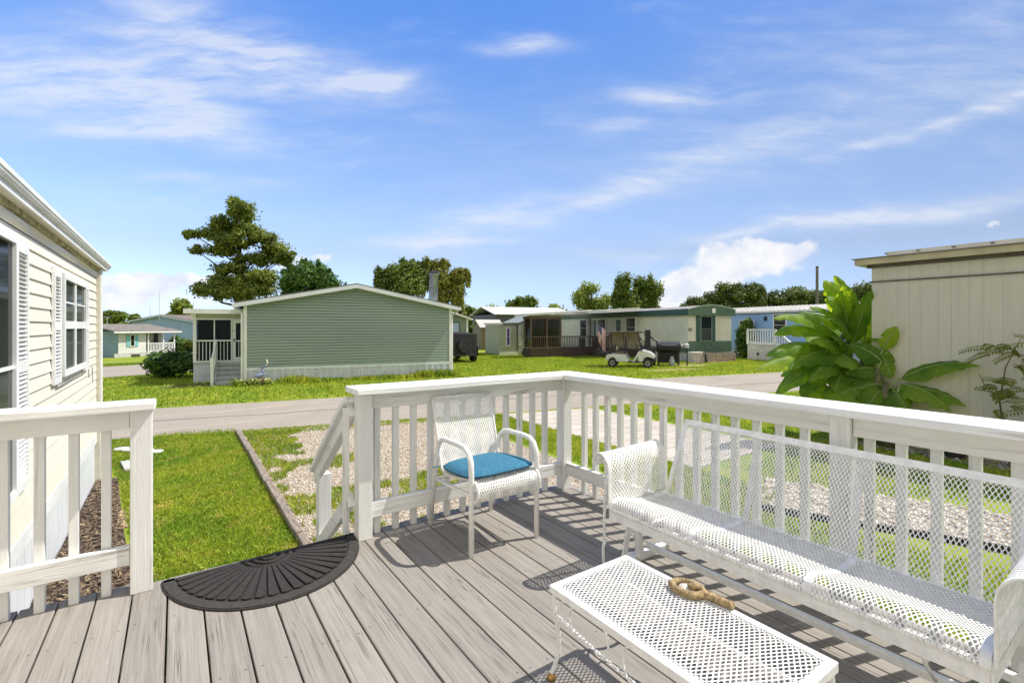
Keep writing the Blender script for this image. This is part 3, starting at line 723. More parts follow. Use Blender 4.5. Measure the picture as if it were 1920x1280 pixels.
# ------------------------------------------------------------------ glider bench
t = thing('glider_bench', 'long white mesh glider bench with rolled arms along the right railing', 'bench', (2.1, 1.07, DZ))
GY0, GY1 = .345, 1.80
sp = smooth_poly([(1.885, 0, 1.125), (1.878, 0, 1.155), (1.90, 0, 1.19), (1.955, 0, 1.197), (2.03, 0, 1.175), (2.13, 0, 1.152), (2.24, 0, 1.15), (2.305, 0, 1.158)], 56); sf = polyline(sp)
ndiv = [GY0+.012, .83, 1.315, GY1-.012]
b = MB()
for a, c in zip(ndiv[:-1], ndiv[1:]):
    S = lambda u, v, a=a, c=c: Vector((0, a+.012+(c-a-.024)*u, .006*math.sin(math.pi*u)*math.sin(math.pi*v)))+sf(v)
    expanded(b, S, 29, 17, .66, .78)
for yy in ndiv:
    b.grid(lambda i, j, yy=yy: tuple(Vector((0, yy-.0125+.025*j, .0008))+sf(i/40)), 40, 1)
b.build('seat', WMETAL, t, world=True, solid=.0018, fix=False)
bf = polyline(smooth_poly([(2.305, 0, 1.158), (2.335, 0, 1.20), (2.395, 0, 1.33), (2.498, 0, 1.535)], 40))
b = MB(); S = lambda u, v: Vector((0, GY0+.01+(GY1-GY0-.045)*u, 0))+bf(v); expanded(b, S, 88, 14, .73, .83); b.build('backrest', WMETAL, t, world=True, solid=.0018, fix=False)
b = MB()
b.bar((2.50, GY0-.0, 1.545), (2.50, GY1-.02, 1.545), .006, .030, (.4, 0, 1))
for yy, w in ((GY1-.028, .026), (GY0+.012, .026)):
    b.grid(lambda i, j, yy=yy, w=w: tuple(Vector((.002, yy-w/2+w*j, 0))+bf(i/30)), 30, 1)
for yy in (1.33, .86): b.bar((2.545, yy+.03, 1.53), (2.36, yy, 1.13), .03, .006, (1, 0, .4))
b.build('back_frame', WMETAL, t, world=True, solid=.003)
b = MB()
b.bar((1.885, GY0+.002, 1.124), (1.885, GY1-.002, 1.124), .007, .053)
b.bar((2.305, GY0+.002, 1.135), (2.305, GY1-.002, 1.135), .006, .045)
for yy in (GY0-.002, GY1+.002):
    b.prism([(1.882, 1.096), (1.882, 1.16), (1.905, 1.19), (1.955, 1.195), (2.13, 1.155), (2.31, 1.16), (2.31, 1.11), (1.95, 1.092)], yy-.003, yy+.003, 'y')
b.build('seat_frame', WMETAL, t, world=True)
for sgn, yb in ((1, GY1+.008), (-1, GY0-.008)):
    prof = smooth_poly([(0, yb, 1.15), (0, yb, 1.25), (0, yb, 1.345), (0, yb+sgn*.012, 1.39), (0, yb+sgn*.048, 1.425), (0, yb+sgn*.09, 1.42), (0, yb+sgn*.115, 1.385), (0, yb+sgn*.118, 1.36)], 40); pf = polyline(prof)
    b = MB(); S = lambda u, v: Vector((1.90+(2.33-1.90)*u, 0, .035*u*(1-u)*0+.012*u))+pf(v); expanded(b, S, 20, 15, .54, .68)
    arm = b.build('armrest', WMETAL, t, world=True, solid=.0018, fix=False)
    b = MB()
    for xx, dz in ((1.893, 0), (2.335, .012)):
        pts = [(xx, p.y, p.z+dz) for p in prof]
        for a, c in zip(pts[:-1], pts[1:]): b.bar(a, c, .026, .006, (0, 1, .01) if abs(a[2]-c[2]) > abs(a[1]-c[1]) else (0, 0, 1))
    b.bar((1.89, yb+sgn*.118, 1.36), (2.335, yb+sgn*.118, 1.372), .005, .022)
    b.build('arm_edging', WMETAL, t, world=True, fix=False)
    ye = yb+sgn*.07
    b = MB()
    b.tube(smooth_poly([(1.95, yb+sgn*.10, 1.385), (1.957, ye+.02*sgn, 1.30), (1.955, ye+.03*sgn, 1.12), (1.952, ye+.03*sgn, .955), (1.962, ye+.03*sgn, .93), (1.945, ye+.03*sgn, .90), (1.945, ye+.03*sgn, .85), (1.952, ye+.03*sgn, .80), (1.985, ye+.02*sgn, DZ+.012)], 40), .0085, 7)
    b.build('front_support_rod', WMETAL, t, world=True, smooth=True)
    b = MB(); yl = yb+sgn*.055
    b.bar((2.02, yl, DZ+.018), (2.56, yl, DZ+.018), .05, .034)
    b.bar((2.06, yl, DZ+.03), (2.12, yl, 1.08), .012, .034, (1, 0, 0)); b.bar((2.16, yl-.03*sgn, DZ+.03), (2.13, yl-.03*sgn, 1.07), .034, .034, (1, 0, 0))
    b.bar((2.50, yl, DZ+.03), (2.42, yl, 1.12), .012, .034, (1, 0, 0))
    b.tube([(2.07, yl, .93), (2.10, yl, .955), (2.17, yl-.02*sgn, .965), (2.30, yl, .96), (2.44, yl, .955)], .011, 7)
    b.build('base_leg', WMETAL, t, world=True)
b = MB(); b.bar((2.22, GY0-.04, .862), (2.22, GY1+.03, .862), .03, .03); b.bar((2.45, GY0-.04, .862), (2.45, GY1+.03, .862), .03, .03)
b.build('stretcher', WMETAL, t, world=True, bevel=.003)
b = MB()
for yy in (GY0+.2,): b.tube([(2.02, yy, 1.07), (2.06, yy-.01, .98), (2.12, yy-.02, .91)], .007, 6)
b.build('swing_link', WMETAL, t, world=True, smooth=True)

# ------------------------------------------------------------------ coffee table
t = thing('coffee_table', 'low white mesh coffee table with rusty feet in front of the glider', 'table', (1.37, 1.01, DZ))
TX0, TX1, TY0, TY1, TZ = 1.160, 1.577, .612, 1.414, DZ+.357
b = MB()
for a, c in ((TY0+.022, TY1-.022),):
    S = lambda u, v, a=a, c=c: Vector((TX0+.022+(TX1-TX0-.044)*v, a+(c-a)*u, TZ-.002+.0*u)); expanded(b, S, 45, 12, .70, .80)
b.build('mesh_top', WMETAL, t, world=True, solid=.0018, fix=False)
b = MB()
b.box(TX0, TX0+.024, TY0, TY1, TZ-.002, TZ+.001); b.box(TX1-.024, TX1, TY0, TY1, TZ-.002, TZ+.001)
b.box(TX0+.024, TX1-.024, TY0, TY0+.024, TZ-.002, TZ+.001); b.box(TX0+.024, TX1-.024, TY1-.024, TY1, TZ-.002, TZ+.001)
b.box(TX0-.003, TX0, TY0, TY1, TZ-.026, TZ+.0005); b.box(TX1, TX1+.003, TY0, TY1, TZ-.026, TZ+.0005)
b.box(TX0, TX1, TY0-.003, TY0, TZ-.026, TZ+.0005); b.box(TX0, TX1, TY1, TY1+.003, TZ-.026, TZ+.0005)
b.build('rim', WMETAL, t, world=True)
RUST = mat('rusty_brass', (.42, .24, .07), .45, 60, .3, .6)
for x, sx in ((TX0+.012, 1), (TX1-.012, -1)):
    for y, sy in ((TY0+.012, 1), (TY1-.012, -1)):
        leg = one(lambda b: b.tube(smooth_poly([(x, y, TZ-.02), (x+.003*sx, y-.004*sy, TZ-.09), (x+.016*sx, y+.004*sy, TZ-.19), (x+.010*sx, y+.004*sy, DZ+.09), (x-.006*sx, y-.012*sy, DZ+.02)], 24), .0085, 7), 'leg', WMETAL, t, world=True, smooth=True)
        one(lambda b: b.lathe([(.004, .002), (.016, .001), (.018, .010), (.012, .022), (.005, .026)], (x-.006*sx-1.37, y-.012*sy-1.01, 0), 12), 'foot', RUST, leg, smooth=True)
        one(lambda b: b.tube([(x+.005*sx, y+.004*sy, TZ-.105), (x+.006*sx, y+.014*sy*-1+.03*sy, TZ-.075), (x+.004*sx, y+.055*sy, TZ-.027)], .005, 6), 'brace', WMETAL, t, world=True)
for x in (TX0+.012, TX1-.012):
    b = MB(); base = []
    for q in range(60):
        u = q/59; y = TY0+.02+(TY1-TY0-.04)*u
        base.append(Vector((x, y, TZ-.105-.030*math.sin(math.pi*u))))
    for ph in (0, math.pi):
        b.tube([p+Vector((math.cos(q*1.35+ph)*.0035, 0, math.sin(q*1.35+ph)*.0035)) for q, p in enumerate(base)], .0035, 5)
    b.build('twisted_rail', WMETAL, t, world=True, smooth=True)
    for yc, sg in ((.80, 1), (1.02, 1), (1.17, -1), (1.28, 1)):
        b = MB()
        zc = TZ-.115-.03*math.sin(math.pi*(yc-TY0)/(TY1-TY0))
        zm = (TZ-.026+zc)/2; rr = (TZ-.026-zc)/2
        b.tube([(x, yc+sg*rr*math.cos(a)*.75, zm+rr*math.sin(a)) for a in np.linspace(-2.0, 2.0, 14)], .0042, 6)
        b.build('scroll', WMETAL, t, world=True, smooth=True)
# rope ornament lying on the table
ROPE = mat('jute_rope', (.40, .29, .15), .95, 60, .25, bumps=(260, .8, .004))
t = thing('rope_ornament', 'knotted jute rope loop with a pale shell lying on the white coffee table', 'ornament', (1.545, 1.09, TZ+.001), R(12))
b = MB()
for st in range(3):
    b.tube([((.050+.0065*math.cos(q*1.05+st*2.094))*math.cos(q*2*math.pi/60)*.82, (.050+.0065*math.cos(q*1.05+st*2.094))*math.sin(q*2*math.pi/60)*1.12, .012+.0065*math.sin(q*1.05+st*2.094)) for q in range(60)], .0085, 6, True)
b.build('rope_ring', ROPE, t, smooth=True)
b = MB()
for st in range(3):
    b.tube([(.0075*math.cos(q*.8+st*2.094)-.006*q/30, -.050-.0036*q, .014+.0065*math.sin(q*.8+st*2.094)) for q in range(32)], .0082, 6)
b.build('rope_tail', ROPE, t, smooth=True)
b = MB()
for k in range(46):
    q = random.random(); a = random.uniform(0, 6.28); c0 = Vector((random.uniform(-.012, .012)-.006*q, -.06-.1*q, .018)); b.tube([c0, c0+Vector((math.cos(a)*.014, math.sin(a)*.014, random.uniform(.002, .012)))], .0011, 3)
b.build('frayed_fibre', ROPE, t)
b = MB(); b.lathe([(.001, -.034), (.014, -.028), (.025, -.008), (.026, .008), (.016, .027), (.001, .034)], (0, 0, 0), 14, 'y'); b.v = [(v[0]*1.05, v[1], .012+v[2]*.42) for v in b.v]
b.build('shell', mat('white_shell', (.66, .60, .50), .6, 90, .2, bumps=(120, .8, .004)), t, smooth=True)
b = MB(); b.tube([(.012, -.045, .022), (.0, -.03, .034), (-.012, -.018, .030), (-.004, -.004, .028)], [.010, .013, .011, .005], 8); b.build('knot', ROPE, t, smooth=True)
b = MB(); b.lathe([(.002, 0), (.012, .004), (.013, .012), (.004, .02)], (-.004, .062, .006), 10); b.build('bead', mat('pink_bead', (.55, .40, .36), .5, 20, .1), t, smooth=True)
#PART3
# ------------------------------------------------------------------ building helpers
def T(x=0, y=0, z=0, rz=0): return Matrix.Translation((x, y, z)) @ Matrix.Rotation(rz, 4, 'Z')
def window(t, M, w, h, fr=.05, cols=1, rows=2, curtain=None, fm=None, glass=None, depth=.06, label=None, name='window', bars=.022):
    """window in the local x-z plane, outward is -y"""
    b = MB(); b.M = M; b.add([(-w/2, -depth*.5, 0), (w/2, -depth*.5, 0), (w/2, -depth*.5, h), (-w/2, -depth*.5, h)], [(0,1,2,3)])
    pane = b.build(name, glass or GLASS, t)
    if label: pane['label'] = label
    b = MB(); b.M = M
    b.box(-w/2-fr, -w/2, -depth, 0, -fr, h+fr); b.box(w/2, w/2+fr, -depth, 0, -fr, h+fr)
    b.box(-w/2, w/2, -depth, 0, -fr, 0); b.box(-w/2, w/2, -depth, 0, h, h+fr)
    for k in range(1, cols): x = -w/2+w*k/cols; b.box(x-bars/2, x+bars/2, -depth*.75, -.004, 0, h)
    for k in range(1, rows):
        z = h*k/rows
        for c in range(cols):
            x0 = -w/2+w*c/cols+(bars/2 if c else 0); x1 = -w/2+w*(c+1)/cols-(bars/2 if c < cols-1 else 0)
            b.box(x0, x1, -depth*.75, -.004, z-bars/2, z+bars/2)
    b.build('frame', fm or WVINYL, pane)
    b = MB(); b.M = M; b.add([(-w/2, -.004, 0), (w/2, -.004, 0), (w/2, -.004, h), (-w/2, -.004, h)], [(0,1,2,3)]); b.build('backing', DARKIN, pane)
    if curtain:
        b = MB(); b.M = M; n = 40; x0, x1, z0, z1 = curtain
        b.grid(lambda i, j: (-w/2+w*(x0+(x1-x0)*i/n), -.012-.005*math.sin(i*1.3), h*(z0+(z1-z0)*j)), n, 1); b.build('curtain', CURTAIN, pane)
    return pane
def lap_siding(b, x0, x1, z0, z1, lap, y=0, proud=.012, top=None, gap=0):
    """courses facing -y; top(x) limits the height (gable)"""
    z = z0
    while z < z1-1e-4:
        zt = min(z+lap, z1)
        if top is None:
            xa, xb, xc, xd = x0, x1, x1, x0; zl = zr = zt
            b.add([(xa, y-proud, z), (xb, y-proud, z), (xb, y-.002, zt), (xa, y-.002, zt), (xa, y, z), (xb, y, z)], [(0,1,2,3), (4,5,1,0)])
        else:
            def span(zz):
                ok = [x for x in np.linspace(x0, x1, 400) if top(x) >= zz-1e-6]
                return (ok[0], ok[-1]) if ok else None
            s0, s1 = span(z), span(zt)
            if s0 is None: break
            if s1 is None: m_ = (s0[0]+s0[1])/2; s1 = (m_, m_)
            b.add([(s0[0], y-proud, z+gap), (s0[1], y-proud, z+gap), (s1[1], y-.002, zt), (s1[0], y-.002, zt), (s0[0], y+gap, z+gap), (s0[1], y+gap, z+gap)], [(0,1,2,3), (4,5,1,0)])
        z += lap
def ribs(b, x0, x1, z0, z1, y, step, w=.02, proud=.008):
    for x in np.arange(x0+step/2, x1, step): b.box(x-w/2, x+w/2, y-proud, y, z0, z1)

# ------------------------------------------------------------------ cream house on the left (its +X wall faces the deck)
t = thing('cream_house', 'cream vinyl sided mobile home with white shutters on the left edge', 'house', (-.9, 5, 0))
HY0, HY1, HX = -8.0, 8.66, -.9
# siding facing +X: build facing -y in a turned frame: local x -> +Y, outward -y -> +X
FM = Matrix(((0, -1, 0, HX), (1, 0, 0, 0), (0, 0, 1, 0), (0, 0, 0, 1)))
FMt = Matrix.Translation((.9, -5, 0)) @ FM      # in the thing's own frame
b = MB(); b.M = FM; lap_siding(b, HY0, HY1, .655, 2.78, .107, proud=.014); b.build('wall', CREAM, t, world=True, fix=False)
b = MB(); b.box(-5.6, HX-.015, HY0, HY1+.1, .0, 2.905)
b.add([(-5.6, HY1+.1, 2.905), (HX-.015, HY1+.1, 2.905), (-3.25, HY1+.1, 3.40)], [(0,1,2)]); b.build('wall', CREAM, t, world=True)
b = MB(); b.box(HX-.015, HX+.016, HY0, HY1, .53, .652); b.build('skirt_trim', WVINYL, t, world=True, bevel=.004)
SKIRT = mat('white_skirting', (.72, .73, .74), .5, 2, .05, bumps=(20, .1, .004))
b = MB(); b.box(HX-.015, HX-.008, HY0, HY1, 0, .529)
for y in np.arange(HY0, HY1-.2, .205): b.box(HX-.008, HX-.002, y, y+.196, 0, .528)
b.build('skirting', SKIRT, t, world=True)
b = MB(); b.box(HX-.014, HX+.05, HY1+.002, HY1+.10, 0, 2.90); b.build('corner_post', mat('cream_trim', (.62, .585, .49), .5, 6, .05), t, world=True, bevel=.004)
b = MB(); b.box(HX-.02, HX+.062, HY1+.108, HY1+.175, .12, 2.90); b.build('downspout', WVINYL, t, world=True, bevel=.012)
# wavy top course and mildewed frieze board
b = MB()
def wav(i, j):
    y = HY0+(HY1-HY0)*i/160; z = 2.785+.085*j/3; return (HX+.003+.030*math.sin(y*3.1+.7*math.sin(y*1.3))*math.sin(math.pi*j/3)+.006, y, z)
b.grid(wav, 160, 3); b.build('top_course', CREAM, t, world=True, smooth=True)
MILD = mat('mildewed_frieze', (.44, .40, .25), .8, 9, .25, col2=(.20, .19, .09), bumps=(50, .3, .004))
box('frieze_board', MILD, t, (HX-.01, HX+.034, HY0, HY1, 2.873, 2.909), world=True)
b = MB(); b.box(HX-.01, HX+.085, HY0, HY1+.42, 2.911, 2.918); b.build('soffit', mat('cream_soffit', (.66, .62, .52), .6, 3, .05), t, world=True)
b = MB(); b.box(HX+.087, HX+.10, HY0, HY1+.44, 2.905, 2.985); b.build('fascia', WVINYL, t, world=True)
b = MB(); b.prism([(HX+.102, 2.945), (HX+.112, 2.945), (HX+.128, 2.965), (HX+.128, 2.978), (HX+.136, 2.982), (HX+.136, 3.012), (HX+.132, 3.012), (HX+.132, 2.986), (HX+.102, 2.986)], HY0, HY1+.45, 'y'); b.build('gutter', WVINYL, t, world=True)
b = MB(); b.add([(HX+.12, HY0, 3.0), (HX+.12, HY1+.45, 3.0), (-3.25, HY1+.45, 3.48), (-3.25, HY0, 3.48), (-5.7, HY0, 3.0), (-5.7, HY1+.45, 3.0)], [(0,1,2,3), (3,2,5,4)]); b.build('roof', SHINGLE, t, world=True, solid=.03)
# double window with shutters
def cream_window(yc, w, z0, h, cols, rows, cur, **k):
    M = FMt @ Matrix.Translation((yc, -.014, z0)); return window(t, M, w, h, .055, cols, rows, cur, depth=.04, **k)
cream_window(6.76, 1.26, 1.70, .86, 2, 2, (0, 1, 0, 1), bars=.075)
b = MB(); b.M = FM
for x0 in (6.76-.63, 6.76+.04):
    for z in (1.70+.645,): b.box(x0+.03, x0+.56, -.046, -.036, z-.008, z+.008)
b.build('muntin', WVINYL, t, world=True)
cream_window(3.93, .95, 1.05, 1.60, 1, 2, (0.55, 1, 0, .5))
def shutter(y0, y1, z0, z1):
    b = MB(); b.M = FM; w = y1-y0
    b.box(y0, y0+.04, -.036, -.013, z0, z1); b.box(y1-.04, y1, -.036, -.013, z0, z1)
    zm = (z0+z1)/2
    for a, c in ((z0, z0+.06), (zm-.04, zm+.04), (z1-.08, z1)): b.box(y0+.04, y1-.04, -.036, -.013, a, c)
    s = b.build('shutter', WVINYL, t, world=True)
    b = MB(); b.M = FMt
    for a, c in ((z0+.06, zm-.04), (zm+.04, z1-.08)):
        n = int((c-a)/.03)
        for q in range(n):
            z = a+(c-a)*(q+.5)/n; b.bar((y0+.04, -.025, z), (y1-.04, -.025, z), .018, .006, (0, -.55, .8))
    b.build('louvres', WVINYL, s)
    b = MB(); b.M = FMt; b.box(y0+.04, y1-.04, -.016, -.0135, z0+.06, z1-.08); b.build('backing', mat('shutter_backing', (.52, .51, .49), .8, 4, .1), s)
shutter(5.74, 6.06, 1.60, 2.64); shutter(7.46, 7.78, 1.60, 2.64); shutter(4.52, 4.84, .98, 2.70); shutter(3.02, 3.34, .98, 2.70)
b = MB(); b.M = FM; b.tube([(5.9, -.02, 1.56), (6.2, -.03, 1.575), (6.8, -.03, 1.585), (7.55, -.03, 1.59)], .006, 5); b.tube([(7.85, -.02, 1.62), (7.86, -.025, 1.48)], .005, 5); b.tube([(8.18, -.02, 1.60), (8.18, -.025, 1.40)], .005, 5)
b.build('cable', mat('grey_cable', (.25, .24, .22), .6, 9, .1), t, world=True)
# splash blocks
CONC = mat('pale_concrete', (.52, .50, .46), .85, 12, .12, bumps=(80, .3, .005))
for q, (x, y, a, lab) in enumerate(((-.42, 10.3, .5, 'pale scalloped concrete splash block on the lawn beyond the cream house corner'), (-.50, 9.25, .1, 'pale flat concrete splash block at the foot of the downspout, by the cream house'))):
    b = MB(); n = 5 if q == 0 else 1
    for k in range(n): b.lathe([(.02, 0), (.11, .005), (.12, .03), (.10, .045), (.02, .05)], (-.04*k, .18*k-.3, .0), 12)
    if n == 1: b.v = []; b.f = []; b.prism([(-.14, -.28), (.14, -.28), (.17, .28), (-.17, .28)], .0, .055, 'z')
    o = b.build('splash_block', CONC, bevel=.01); o.location = (x, y, .0); o.rotation_euler.z = a; tag(o, lab, 'splash block')

# ------------------------------------------------------------------ green house across the road
GRZ = R(-10.0)
GREEN = mat('sage_green_siding', (.29, .36, .295), .5, .8, .05, stretch=(.2, .2, 1))
FASC = mat('pale_grey_fascia', (.70, .73, .75), .5, 2, .05)
t = thing('green_house', 'sage green lap sided house with a low gable across the road', 'house', (2.02, 19.92, 0), GRZ)
GW, EZ, PX, PZ = 7.84, 2.93, 3.9, 3.70
topf = lambda x: EZ+(PZ-EZ)*(1-abs(x-PX)/PX)
b = MB(); lap_siding(b, .11, GW-.11, .63, PZ, .11, proud=.04, top=topf, gap=.009); b.build('wall', GREEN, t, fix=False)
b = MB(); b.prism([(0, .0), (GW, .0), (GW, EZ), (PX, PZ), (0, EZ)], .025, 16, 'y'); b.build('wall', GREEN, t)
b = MB(); b.box(.0, .11, -.048, .02, .0, EZ+.02); b.box(GW-.11, GW, -.048, .02, .0, EZ+.02); b.build('corner_trim', WVINYL, t)
b = MB(); b.box(.11, GW-.11, -.046, .02, .525, .628); b.build('skirt_trim', mat('pale_blue_trim', (.74, .77, .80), .5, 3, .04), t)
b = MB(); b.box(.11, GW-.11, -.012, 0, .0, .524); ribs(b, .11, GW-.11, 0, .523, -.012, .26, .12, .03); b.build('skirting', mat('ribbed_white_skirting', (.62, .65, .71), .45, 3, .07), t)
def slope(x0, x1, z0, z1, th, y0, y1, nm, m):
    b = MB(); b.prism([(x0, z0), (x1, z1), (x1, z1+th), (x0, z0+th)], y0, y1, 'y'); return b.build(nm, m, t)
zo = lambda x: topf(x) if 0 <= x <= GW else (EZ-(PZ-EZ)/PX*(-x if x < 0 else x-GW))
slope(-.28, PX, zo(-.28)+.085, PZ+.085, .03, -.3, 16.2, 'roof', SHINGLE); slope(PX, GW+.28, PZ+.085, zo(GW+.28)+.085, .03, -.3, 16.2, 'roof', SHINGLE)
slope(-.28, PX, zo(-.28)-.07, PZ-.07, .145, -.32, -.29, 'fascia', FASC); slope(PX, GW+.28, PZ-.07, zo(GW+.28)-.07, .145, -.32, -.29, 'fascia', FASC)
slope(0, PX, EZ-.075, PZ-.075, .075, -.05, .02, 'frieze', mat('tan_frieze', (.50, .47, .38), .6, 3, .05)); slope(PX, GW, PZ-.075, EZ-.075, .075, -.05, .02, 'frieze', mat('tan_frieze', (.5, .47, .38)))
slope(-.28, PX, zo(-.28)-.062, PZ-.062, .012, -.29, .0, 'soffit', FASC); slope(PX, GW+.28, PZ-.062, zo(GW+.28)-.062, .012, -.29, .0, 'soffit', FASC)
for s_, x in ((-1, -.29), (1, GW+.29)):
    b = MB(); b.box(x-.05, x+.05, -.31, 16, EZ-.10, EZ+.02); b.build('gutter', WVINYL, t)
    b = MB(); xe = (-.05 if s_ < 0 else GW+.05); b.tube([(x, .05, EZ-.06), (x, .05, EZ-.16), (xe, .06, EZ-.32), (xe, .06, .16), (xe+.05*s_, .02, .08)], .035, 6); b.build('downspout', WVINYL, t)
b = MB(); b.lathe([(.24, 3.4), (.235, 3.50), (.235, 4.82), (.27, 4.84), (.27, 4.98), (.20, 5.0)], (0, 0, 0), 18); b.v = [(8.42-1.0*.0+v[0]-.0+.04*(v[2]-3.6), v[1]+5.0, v[2]) for v in b.v]
ch = b.build('chimney', mat('galvanised_pipe', (.35, .40, .46), .35, 4, .15, .7), t, smooth=True)
b = MB(); b.lathe([(.2, 0), (.28, .01), (.28, .13), (.1, .17)], (8.48, 5.0, 4.90), 18); b.build('cap', mat('dark_pipe_cap', (.06, .06, .07), .5, 9, .1), ch)
# flue foot on a side addition roof so the pipe stands on something
b = MB(); b.prism([(GW+.02, 0), (GW+1.1, 0), (GW+1.1, 3.2), (GW+.02, 3.55)], 4.3, 6.2, 'y'); b.build('flue_chase', GREEN, t)
# screened porch with steps
PY = 1.3
b = MB(); b.box(-1.74, -.01, PY+.06, 5, .0, .78); ribs(b, -1.74, -.95, .02, .70, PY+.06, .11, .03, .01); b.build('porch_base', mat('ribbed_white_skirting', (.6, .63, .68)), t)
b = MB()
for x in (-1.74, -.10): b.box(x, x+.10, PY-.04, PY+.06, .0 if x > -1 else .78, 2.62)
b.box(-1.64, -.10, PY-.03, PY+.05, 2.38, 2.44); b.box(-1.64, -.10, PY-.03, PY+.05, .78, .84)
b.box(-1.64, -.48, PY-.02, PY+.04, 1.57, 1.62); b.box(-1.08, -1.045, PY-.02, PY+.04, .84, 2.38); b.box(-.52, -.48, PY-.03, PY+.05, .84, 2.38)
b.box(-1.74, -1.64, PY+.06, 5, .78, .84); b.box(-1.74, -1.70, PY+.06, 5, 1.57, 1.62)
for y in (2.5, 3.7, 4.9): b.box(-1.74, -1.66, y, y+.08, .78, 2.6)
b.build('porch_frame', WVINYL, t)
b = MB()
for x in np.arange(-1.56, -.55, .115): b.box(x-.012, x+.012, PY+.055, PY+.08, .84, 1.57)
b.build('porch_baluster_row', WVINYL, t)
b = MB(); b.box(-1.63, -1.09, PY+.10, PY+.105, .84, 2.58); b.box(-1.04, -.53, PY+.10, PY+.105, .84, 2.58)
b.build('porch_screen', mat_glass('screen_mesh', (.35, .37, .4), .5), t)
b = MB(); b.box(-1.7, -.02, 4.6, 4.65, .78, 2.75); b.box(-.03, -.012, PY, 4.6, .78, 2.7); b.build('porch_back_wall', mat('porch_wall', (.16, .18, .17), .8, 3, .1), t)
b = MB()
for k in range(9):
    x = -1.58+.06*k; b.tube([(x, PY+.35+.03*(k % 2), .9), (x, PY+.35+.03*(k % 2), 2.5)], .035, 6)
b.build('porch_curtain', mat('grey_porch_curtain', (.22, .23, .25), .9, 8, .15), t)
door = box('porch_door', WVINYL, t, (-.47, -.36, PY-.015, PY+.03, .85, 2.375))
b = MB(); b.box(-.16, -.105, PY-.015, PY+.03, .85, 2.375); b.box(-.36, -.16, PY-.015, PY+.03, 2.26, 2.375); b.box(-.36, -.16, PY-.015, PY+.03, .85, .95); b.box(-.36, -.16, PY-.015, PY+.03, 1.55, 1.60)
b.box(-.27, -.25, PY-.01, PY+.02, .95, 1.55); b.build('door_frame', WVINYL, door)
b = MB(); b.box(-.36, -.16, PY+.012, PY+.016, .95, 2.26); b.build('door_pane', GLASS, door)
b = MB(); b.box(-.43, -.40, PY-.05, PY-.016, 1.55, 1.68); b.box(-.43, -.40, PY-.04, PY-.016, 1.95, 1.99); b.build('handle', mat('dark_handle', (.04, .04, .05), .4, 9, .1), door)
b = MB(); b.prism([(PY-.35, 2.66), (5, 2.80), (5, 2.86), (PY-.35, 2.74)], -1.98, -.0, 'x'); b.build('porch_roof', WVINYL, t)
b = MB(); b.box(-1.99, -.02, PY-.37, PY-.352, 2.60, 2.77); b.build('porch_fascia', WVINYL, t)
b = MB(); b.box(-1.72, -.02, PY, PY+.05, 2.45, 2.655); b.build('porch_beam', mat('tan_frieze', (.5, .47, .38)), t)
GSTEP = mat('shadow_grey_step', (.30, .33, .31), .8, 6, .15, bumps=(40, .3, .005))  # tread grey deepened to stand for the nosing shadow lines
for k in range(5):
    z = .78-.156*(k+1)+.04; y = PY-.04-.22*(k+1)
    b = MB(); b.box(-.94, -.06, y-.02, y+.24, z-.035, z); st_ = b.build('step', GSTEP, t)
    b = MB(); b.box(-.93, -.07, y+.2, y+.215, z, z+.118); b.build('riser', mat('pale_riser', (.5, .53, .51), .7, 6, .08), st_)
b = MB()
b.bar((-1.0, PY-.05, 1.60), (-1.0, .18, .92), .05, .09); b.box(-1.045, -.955, .10, .19, .0, 1.0)
b.bar((-1.0, PY-.05, .80), (-1.0, .2, .14), .03, .2)
for k in range(8):
    y = .3+k*.12; z = .92+.62*(y-.18)/1.07; b.box(-1.015, -.985, y, y+.035, z-.75, z)
b.build('step_railing', WVINYL, t)
b = MB(); b.box(-.09, -.02, -.02, .07, .0, 2.62); b.build('porch_post', WVINYL, t)
# wading bird ornament
t = thing('bird_ornament', 'blue metal wading bird garden ornament on a brown stump by the green house skirting', 'garden ornament', (2.50, 19.47, 0), GRZ)
BLU = mat('blue_bird_paint', (.10, .15, .38), .4, 25, .3, col2=(.35, .38, .5))
b = MB(); b.tube([(-.17, 0, .36), (-.10, 0, .34), (0, 0, .38), (.10, 0, .42), (.15, 0, .44)], [.03, .07, .085, .06, .03], 10); b.build('body', BLU, t, smooth=True)
b = MB(); b.tube([(.13, 0, .45), (.06, 0, .52), (.05, 0, .60), (.11, 0, .68), (.17, 0, .72), (.22, 0, .74)], [.05, .045, .04, .04, .038, .03], 8); b.build('neck', mat('pale_blue_bird_paint', (.28, .32, .5), .4, 20, .3), t, smooth=True)
b = MB(); b.tube([(.22, 0, .74), (.235, 0, .82), (.20, 0, .95)], [.03, .03, .006], 7); b.build('beak', mat('yellow_white_beak', (.7, .66, .45), .5, 9, .1), t, smooth=True)
b = MB(); b.lathe([(.10, 0), (.09, .12), (.10, .24), (.06, .30)], (.02, 0, 0), 9); b.build('stump', mat('brown_stump', (.13, .09, .05), .9, 14, .3), t)
